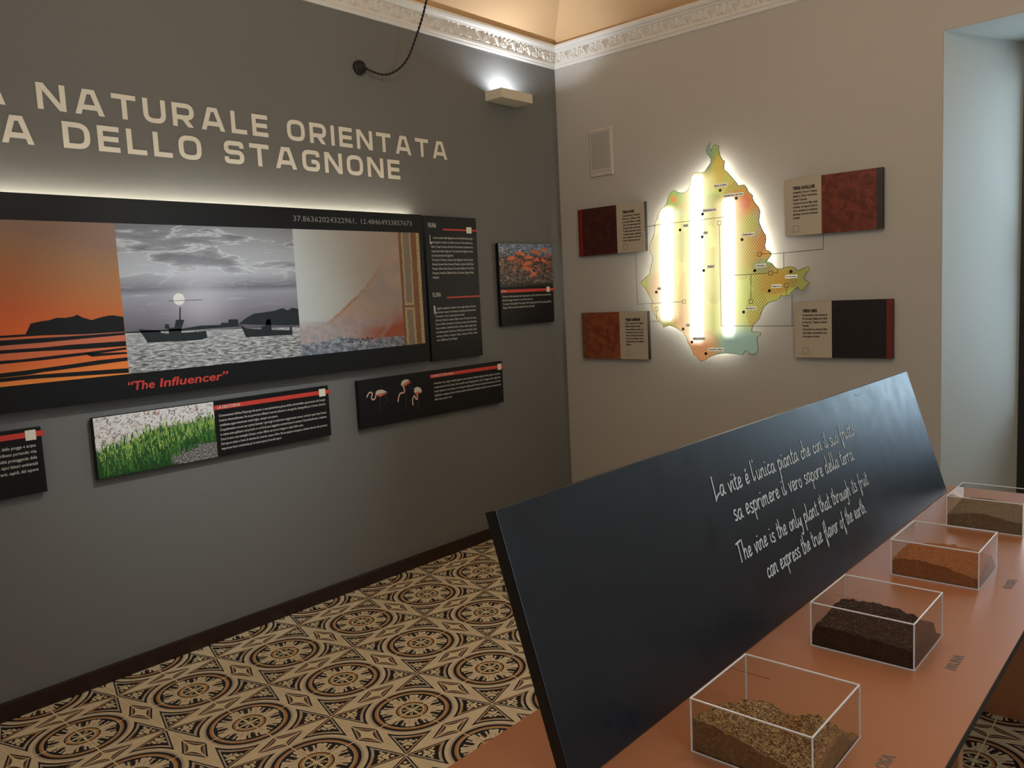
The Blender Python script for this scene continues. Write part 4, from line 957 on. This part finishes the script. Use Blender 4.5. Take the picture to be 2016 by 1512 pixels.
for (xa, za), (xb, zb) in (((.905, 2.09), (.885, 1.40)), ((1.118, 2.26), (1.094, 1.25)), ((1.330, 2.10), (1.314, 1.29)), ((1.47, 1.86), (1.46, 1.52)), ((1.215, 2.34), (1.235, 2.22))):
    b = MB(); b.tube([(xa, -.034, za), (xb, -.034, zb)], .006, 8); b.build('light_tube', M_LED, mapt)
inner = []  # unseen row of tubes inside the outline, added to widen the wall halo
for i in range(n):
    x0_, z0_ = OUT[i - 2]; x1_, z1_ = OUT[(i + 2) % n]; dx, dz = x1_ - x0_, z1_ - z0_; L0 = math.hypot(dx, dz) or 1
    x, z = OUT[i][0] - dz / L0 * .032, OUT[i][1] + dx / L0 * .032        # outline runs anticlockwise
    inner.append((x, z) if (x < 1.56 and 1.17 < z < 2.34 and not (x > 1.36 and z < 1.5)) else None)
run = []
for q in inner + [None]:
    if q is None:
        if len(run) > 2:
            b = MB(); b.tube([(x, -.034, z) for x, z in run], .004, 6); b.build('light_tube', M_HALO, mapt)
        run = []
    else: run.append(q)
for x, z in ((.95, 2.0), (1.40, 1.95), (1.20, 1.30), (1.62, 1.60), (.84, 1.5)):
    slab('wall_spacer', RW, x - .01, x + .01, z - .01, z + .01, .0006, MD - .0088, M_MAPBACK, mapt, 0)
DOTS = [(1.276, 2.172, 1), (1.38, 2.113, 1), (1.154, 2.042, 2), (0.994, 1.959, 1), (1.148, 1.903, 0), (1.412, 1.865, 1), (1.153, 1.695, 0), (1.49, 1.675, 2), (1.711, 1.657, 2), (0.807, 1.574, 1), (1.579, 1.552, 2), (1.414, 1.43, 1), (0.997, 1.331, 1), (1.058, 1.247, 1), (1.155, 1.174, 2)]
M_DOT = plain('grey_dot_print', rgb(92, 88, 66), .5)
for x, z, k in DOTS:
    poly('town_dot', RW, [(x + .0095 * math.cos(i * PI / 8), z + .0095 * math.sin(i * PI / 8)) for i in range(16)], MD, M_INK if k == 2 else M_DOT, mapt, .001)
M_LAB = Mat('pale_label'); M_LAB.set(Base_Color=rgb(236, 230, 212), Roughness=.5, Emission_Color=rgb(240, 236, 214), Emission_Strength=.28); M_LAB = M_LAB.m
NM = ['Balata di Baida', 'Castellammare del Golfo', 'Fulgatore', 'Paceco', 'Vita', 'Calatafimi', 'Salemi', 'Gibellina', 'Poggioreale', 'Marsala', 'Salaparuta', 'Partanna', 'Petrosino', 'Mazara del Vallo', 'Campobello di Mazara']
LB = [((1.236, 2.201), (1.324, 2.202)), ((1.295, 2.131), (1.427, 2.138)), ((1.156, 2.059), (1.248, 2.064)), ((1.016, 1.98), (1.054, 1.986)), ((1.157, 1.925), (1.188, 1.927)), ((1.413, 1.89), (1.49, 1.894)), ((1.178, 1.714), (1.229, 1.719)), ((1.496, 1.7), (1.562, 1.705)), ((1.676, 1.628), (1.748, 1.63)), ((0.815, 1.596), (0.844, 1.597)), ((1.593, 1.575), (1.653, 1.579)), ((1.428, 1.449), (1.496, 1.454)), ((1.019, 1.354), (1.046, 1.356)), ((1.065, 1.264), (1.156, 1.273)), ((1.17, 1.197), (1.279, 1.205))]
for nm, ((xa, za), (xb, zb)) in zip(NM, LB):
    zc = (za + zb) / 2
    lb = rect('town_label', RW, xa, xb, zc - .010, zc + .010, MD, M_LAB, mapt, .0012)
    lettering('label_print', RW, [(nm, xa + .004, zc - .004, .009, xb - xa - .008, .05)], MD + .0016, M_INK, lb)
for x, z in [(0.91, 2.007), (1.338, 2.01), (1.266, 1.977), (1.335, 1.907), (1.521, 1.77), (1.326, 1.655), (1.589, 1.655), (1.01, 1.506), (0.803, 1.463), (1.463, 1.492), (1.684, 1.579)]:
    b = MB()
    for q in ribbon([(x - .011, z - .011), (x + .011, z - .011), (x + .011, z + .011), (x - .011, z + .011), (x - .011, z - .011)], .0026, True): b.face([RW(a, c_, MD + .0014) for a, c_ in q])
    b.build('square_marker', M_INK, mapt)
for P in ([(.800, 2.005), (.899, 2.007)], [(.921, 2.007), (1.327, 2.010)], [(1.266, 1.966), (1.264, 1.348), (1.476, 1.344)], [(.772, 1.501), (.999, 1.506)], [(.803, 1.452), (.803, 1.40)], [(1.532, 1.770), (1.592, 1.769)], [(1.337, 1.655), (1.578, 1.655)], [(1.60, 1.655), (1.631, 1.655), (1.631, 1.676)], [(1.466, 1.653), (1.463, 1.503)], [(1.683, 1.568), (1.682, 1.522)]):
    leader(mapt, P, .0028, RW, MD + .0012, name='leader_print')

# ------------------------------------------------------------------ display table
tb = thing('display_table', 'long copper topped table with black edge carrying soil boxes', 'table', (2.95, -2.7, 0))
Tx0, Tx1, Ty0, Ty1 = 2.602, 3.299, -4.12, -1.14
b = MB(); b.box((Tx0, Ty0, .7465), (Tx1, Ty1, .75)); b.build('copper_top', M_COPPER, tb)
b = MB(); b.box((Tx0 + .0005, Ty0 + .0005, .7265), (Tx1 - .0005, Ty1 - .0005, .7462)); b.build('tabletop_core', M_BLACKEDGE, tb)
for y in (-1.48, -2.95, -4.02):
    b = MB(); b.box((Tx0 + .05, y, 0), (Tx1 - .04, y + .036, .726)); b.build('leg_panel', M_COPPER, tb, .002)
for txt, u0, wd in (('ARGILLOSA', -3.385, .140), ('BRUNA', -2.835, .085), ('ROSSA', -2.250, .082), ('SABBIA', -1.690, .085)):
    lettering('table_print', TT, [(txt, u0, -3.224, .021, wd, .03)], .0006, M_TPRINT, tb)
M_SEAM = plain('fine_seam', rgb(96, 52, 34), .5)
for y in (-3.10, -2.545, -1.99):
    rect('table_seam', TT, y, y + .0016, -2.925, -2.83, .0001, M_SEAM, tb, .0003)

bd = thing('leaning_board', 'large dark blue-black board leaning on the table with white handwriting', 'board', (2.80, -2.45, .75))
yb0, yb1, hb = -3.668, -1.245, .4955
b = MB(); th_ = .028
P = [BD(y, v_, h_) for h_ in (0, -th_) for (y, v_) in ((yb0, 0.0035), (yb1, 0.0035), (yb1, hb), (yb0, hb))]
P[0] = (P[0][0], P[0][1], .7516); P[1] = (P[1][0], P[1][1], .7516); P[4] = (P[4][0] , P[4][1], .7516); P[5] = (P[5][0], P[5][1], .7516)
b.v = P
for q in ((0, 1, 2, 3), (4, 7, 6, 5), (0, 4, 5, 1), (1, 5, 6, 2), (2, 6, 7, 3), (3, 7, 4, 0)): b.f.append(q); b.uv.append([(0, 0)] * 4)
b.build('board_slab', M_SLATE, bd, .0012)
b = MB()
e = [BD(yb0 - .0008, v_, h_) for v_, h_ in ((0.006, -.001), (hb - .001, -.001), (hb - .001, -th_ + .001), (.013, -th_ + .001))]
b.face(e); b.build('edge_band', M_BLACKEDGE, bd)
for y in (-3.35, -2.45, -1.55):
    b = MB(); tp = Vector(BD(y, .36, -th_ - .001)); b.tube([tp, (tp.x - .10, y, .758)], .006, 8); b.build('prop_rod', M_BLACKEDGE, bd)
script('handwriting_print', [("La vite \u00e9 l'unica pianta che con il suo frutto", -2.938, -1.968, .352, .0235), ('sa esprimere il vero sapore della terra.', -2.880, -2.030, .282, .0235), ('The vine is the only plant that through its fruit', -2.915, -1.985, .188, .0225), ('can express the true flavor of the earth.', -2.806, -2.072, .116, .0225)], bd, M_CHALK)
b = MB()
for P_ in ([(-1.86, .478), (-1.835, .470), (-1.80, .473)], [(-1.90, .455), (-1.88, .452)]):
    for q in ribbon(P_, .0018): b.face([BD(x, y, .0008) for x, y in q])
b.build('scratch_mark', M_CHALK, bd)

# ------------------------------------------------------------------ acrylic boxes and the soil in them
def acrylic_box(label, x0, y0, w=.227, h=.104, seed=0):
    x1, y1, z0, z1, t_ = x0 + w, y0 + w, .7502, .7502 + h, .003
    t = thing('acrylic_box', label, 'box', (x0 + w / 2, y0 + w / 2, z0), 'open acrylic boxes of soil on the table')
    def pane(nm, a, c_): b = MB(); b.box(a, c_); b.build(nm, M_ACR, t)
    e = .0028
    pane('acrylic_base', (x0, y0, z0), (x1, y1, z0 + t_))
    pane('acrylic_wall', (x0 + e, y0, z0 + t_), (x1 - e, y0 + t_, z1 - e)); pane('acrylic_wall', (x0 + e, y1 - t_, z0 + t_), (x1 - e, y1, z1 - e))
    pane('acrylic_wall', (x0, y0 + e, z0 + t_), (x0 + t_, y1 - e, z1 - e)); pane('acrylic_wall', (x1 - t_, y0 + e, z0 + t_), (x1, y1 - e, z1 - e))
    def edge(nm, a, c_): b = MB(); b.box(a, c_); b.build(nm, M_EDGE, t, .0005)
    for y in (y0, y1 - e): edge('rim_edge', (x0 + e, y, z1 - e), (x1 - e, y + e, z1))
    for x in (x0, x1 - e): edge('rim_edge', (x, y0, z1 - e), (x + e, y1, z1))
    for x in (x0, x1 - e):
        for y in (y0, y1 - e): edge('corner_edge', (x, y, z0 + t_), (x + e, y + e, z1 - e))
    edge('foot_edge', (x0, y0 - .0006, z0 + .0002), (x1, y0, z0 + t_ + .0004)); edge('foot_edge', (x1, y0, z0 + .0002), (x1 + .0006, y1, z0 + t_))
    edge('foot_edge', (x0 - .0006, y0, z0 + .0002), (x0, y1, z0 + t_))
    return x0 + t_ + .0006, x1 - t_ - .0006, y0 + t_ + .0006, y1 - t_ - .0006, z0 + t_ + .0003
def soil_mound(label, B, hf, mat, grain_mats, rough, seed, ngrain, gs):
    x0, x1, y0, y1, z0 = B; N = 64; b = MB(); rnd = random.Random(seed)
    def H(a, c_):
        x, y = x0 + (x1 - x0) * a, y0 + (y1 - y0) * c_
        return max(.0004, hf(a, c_) + rough * mnoise.fractal(Vector((x * 60, y * 60, seed)), 1, 2, 4))
    g = [[H(i / N, j / N) for j in range(N + 1)] for i in range(N + 1)]
    for i in range(N + 1):
        for j in range(N + 1): b.v.append((x0 + (x1 - x0) * i / N, y0 + (y1 - y0) * j / N, z0 + g[i][j]))
    I = lambda i, j: i * (N + 1) + j
    for i in range(N):
        for j in range(N): b.f.append((I(i, j), I(i + 1, j), I(i + 1, j + 1), I(i, j + 1)))
    def skirt(ids):
        s = len(b.v); b.v += [(b.v[k][0], b.v[k][1], z0) for k in ids]
        for k in range(len(ids) - 1): b.f.append((s + k, s + k + 1, ids[k + 1], ids[k]))
    skirt([I(i, 0) for i in range(N + 1)]); skirt([I(N, j) for j in range(N + 1)]); skirt([I(i, N) for i in range(N, -1, -1)]); skirt([I(0, j) for j in range(N, -1, -1)])
    b.uv = [[(0, 0)] * len(f) for f in b.f]
    cx, cy = (x0 + x1) / 2, (y0 + y1) / 2
    me = b.mesh('soil', (cx, cy, z0)); o = link('soil_mound', me, mat, None, label, 'stuff', 'soil', 'soil samples in the acrylic boxes'); o.location = (cx, cy, z0)
    for gm in grain_mats:
        q = MB()
        for _ in range(ngrain):
            a, c_ = rnd.uniform(.03, .97), rnd.uniform(.02, .97); hh = H(a, c_)
            if hh < .004: continue
            x, y, z = x0 + (x1 - x0) * a, y0 + (y1 - y0) * c_, z0 + hh
            s = gs * rnd.uniform(.5, 1.5); an = rnd.uniform(0, 2 * PI); dx, dy = math.cos(an) * s, math.sin(an) * s * .6; tz = rnd.uniform(.3, .7) * s
            p = [(x + dx, y + dy, z), (x - dy * .6, y + dx * .6, z), (x - dx, y - dy, z), (x + dy * .6, y - dx * .6, z), (x, y, z + tz)]
            p = [(min(max(a1, x0), x1), min(max(a2, y0), y1), a3) for a1, a2, a3 in p]
            for f in ((0, 1, 4), (1, 2, 4), (2, 3, 4), (3, 0, 4)): q.face([p[k] for k in f])
        r_ = q.build('soil_grains', gm, o, kind='stuff')
    return o
SO1 = soil('tan_clay_soil', rgb(110, 82, 54), rgb(160, 126, 84), rgb(134, 102, 66)); SO2 = soil('dark_brown_soil', rgb(44, 31, 24), rgb(72, 52, 40), rgb(54, 38, 29))
SO3 = soil('orange_red_soil', rgb(142, 86, 50), rgb(172, 112, 68), rgb(156, 96, 56)); SO4 = soil('grey_sand_soil', rgb(110, 92, 68), rgb(140, 120, 92), rgb(120, 100, 76))
GR = {k: plain(k, c_, .85, .2, 300) for k, c_ in dict(pale_tan_grain=rgb(188, 152, 98), brown_grain=rgb(92, 60, 36), tan_grain=rgb(150, 112, 70), dark_grain=rgb(40, 28, 22), grey_grain=rgb(112, 96, 80), orange_grain=rgb(178, 100, 56), sand_grain=rgb(162, 140, 108)).items()}
g2 = lambda a, b_, ca, cb, ra, rb: math.exp(-((a - ca) / ra) ** 2 - ((b_ - cb) / rb) ** 2)
def h1(a, c_):
    e = min(1, max(0, (.90 - c_ - max(0, .35 - a) * .55) / .30))
    return (.027 + .020 * (1 - c_) + .022 * g2(a, c_, .30, .62, .25, .25) + .026 * g2(a, c_, .80, .62, .22, .28) - .012 * g2(a, c_, .55, .5, .14, .2) + .016 * g2(a, c_, .05, 0, .4, .4) - .020 * g2(a, c_, 1.0, 0, .5, .4)) * min(1, e * 1.2)
def h2(a, c_):
    e = min(1, max(0, (.93 - c_) / .2)) * min(1, a / .10 + .55)
    return (.042 + .026 * g2(a, c_, .5, .62, .5, .38) + .008 * (1 - a)) * e - .004 * a
def h3(a, c_):
    e = min(1, max(0, (.97 - c_) / .2))
    return (.040 + .010 * g2(a, c_, .38, 0, .4, .5) - .014 * g2(a, c_, 1, 0, .35, .5) + .022 * g2(a, c_, .55, .6, .5, .35)) * e
def h4(a, c_): return (.038 + .016 * g2(a, c_, .45, 0, .3, .6) + .016 * g2(a, c_, .3, .9, .5, .5))
B = acrylic_box('clear acrylic box of light brown crumbly soil, nearest', 2.927, -3.445); soil_mound('light tan crumbly soil heap in the nearest box', B, h1, SO1, [GR['pale_tan_grain'], GR['brown_grain'], GR['tan_grain']], .006, 3, 3000, .0029)
B = acrylic_box('clear acrylic box of dark brown soil, second nearest', 2.930, -2.888, h=.106); soil_mound('dark brown soil in the second nearest box', B, h2, SO2, [GR['dark_grain'], GR['brown_grain'], GR['grey_grain']], .005, 8, 900, .0019)
B = acrylic_box('clear acrylic box of orange red soil, third nearest', 2.934, -2.307, w=.225, h=.105); soil_mound('orange red soil in the third box', B, h3, SO3, [GR['orange_grain'], GR['brown_grain']], .0042, 12, 800, .0015)
B = acrylic_box('clear acrylic box of grey sandy soil, farthest at the right edge', 2.940, -1.733, w=.224, h=.107); soil_mound('greyish sandy soil in the farthest box', B, h4, SO4, [GR['sand_grain'], GR['brown_grain']], .002, 17, 400, .0014)
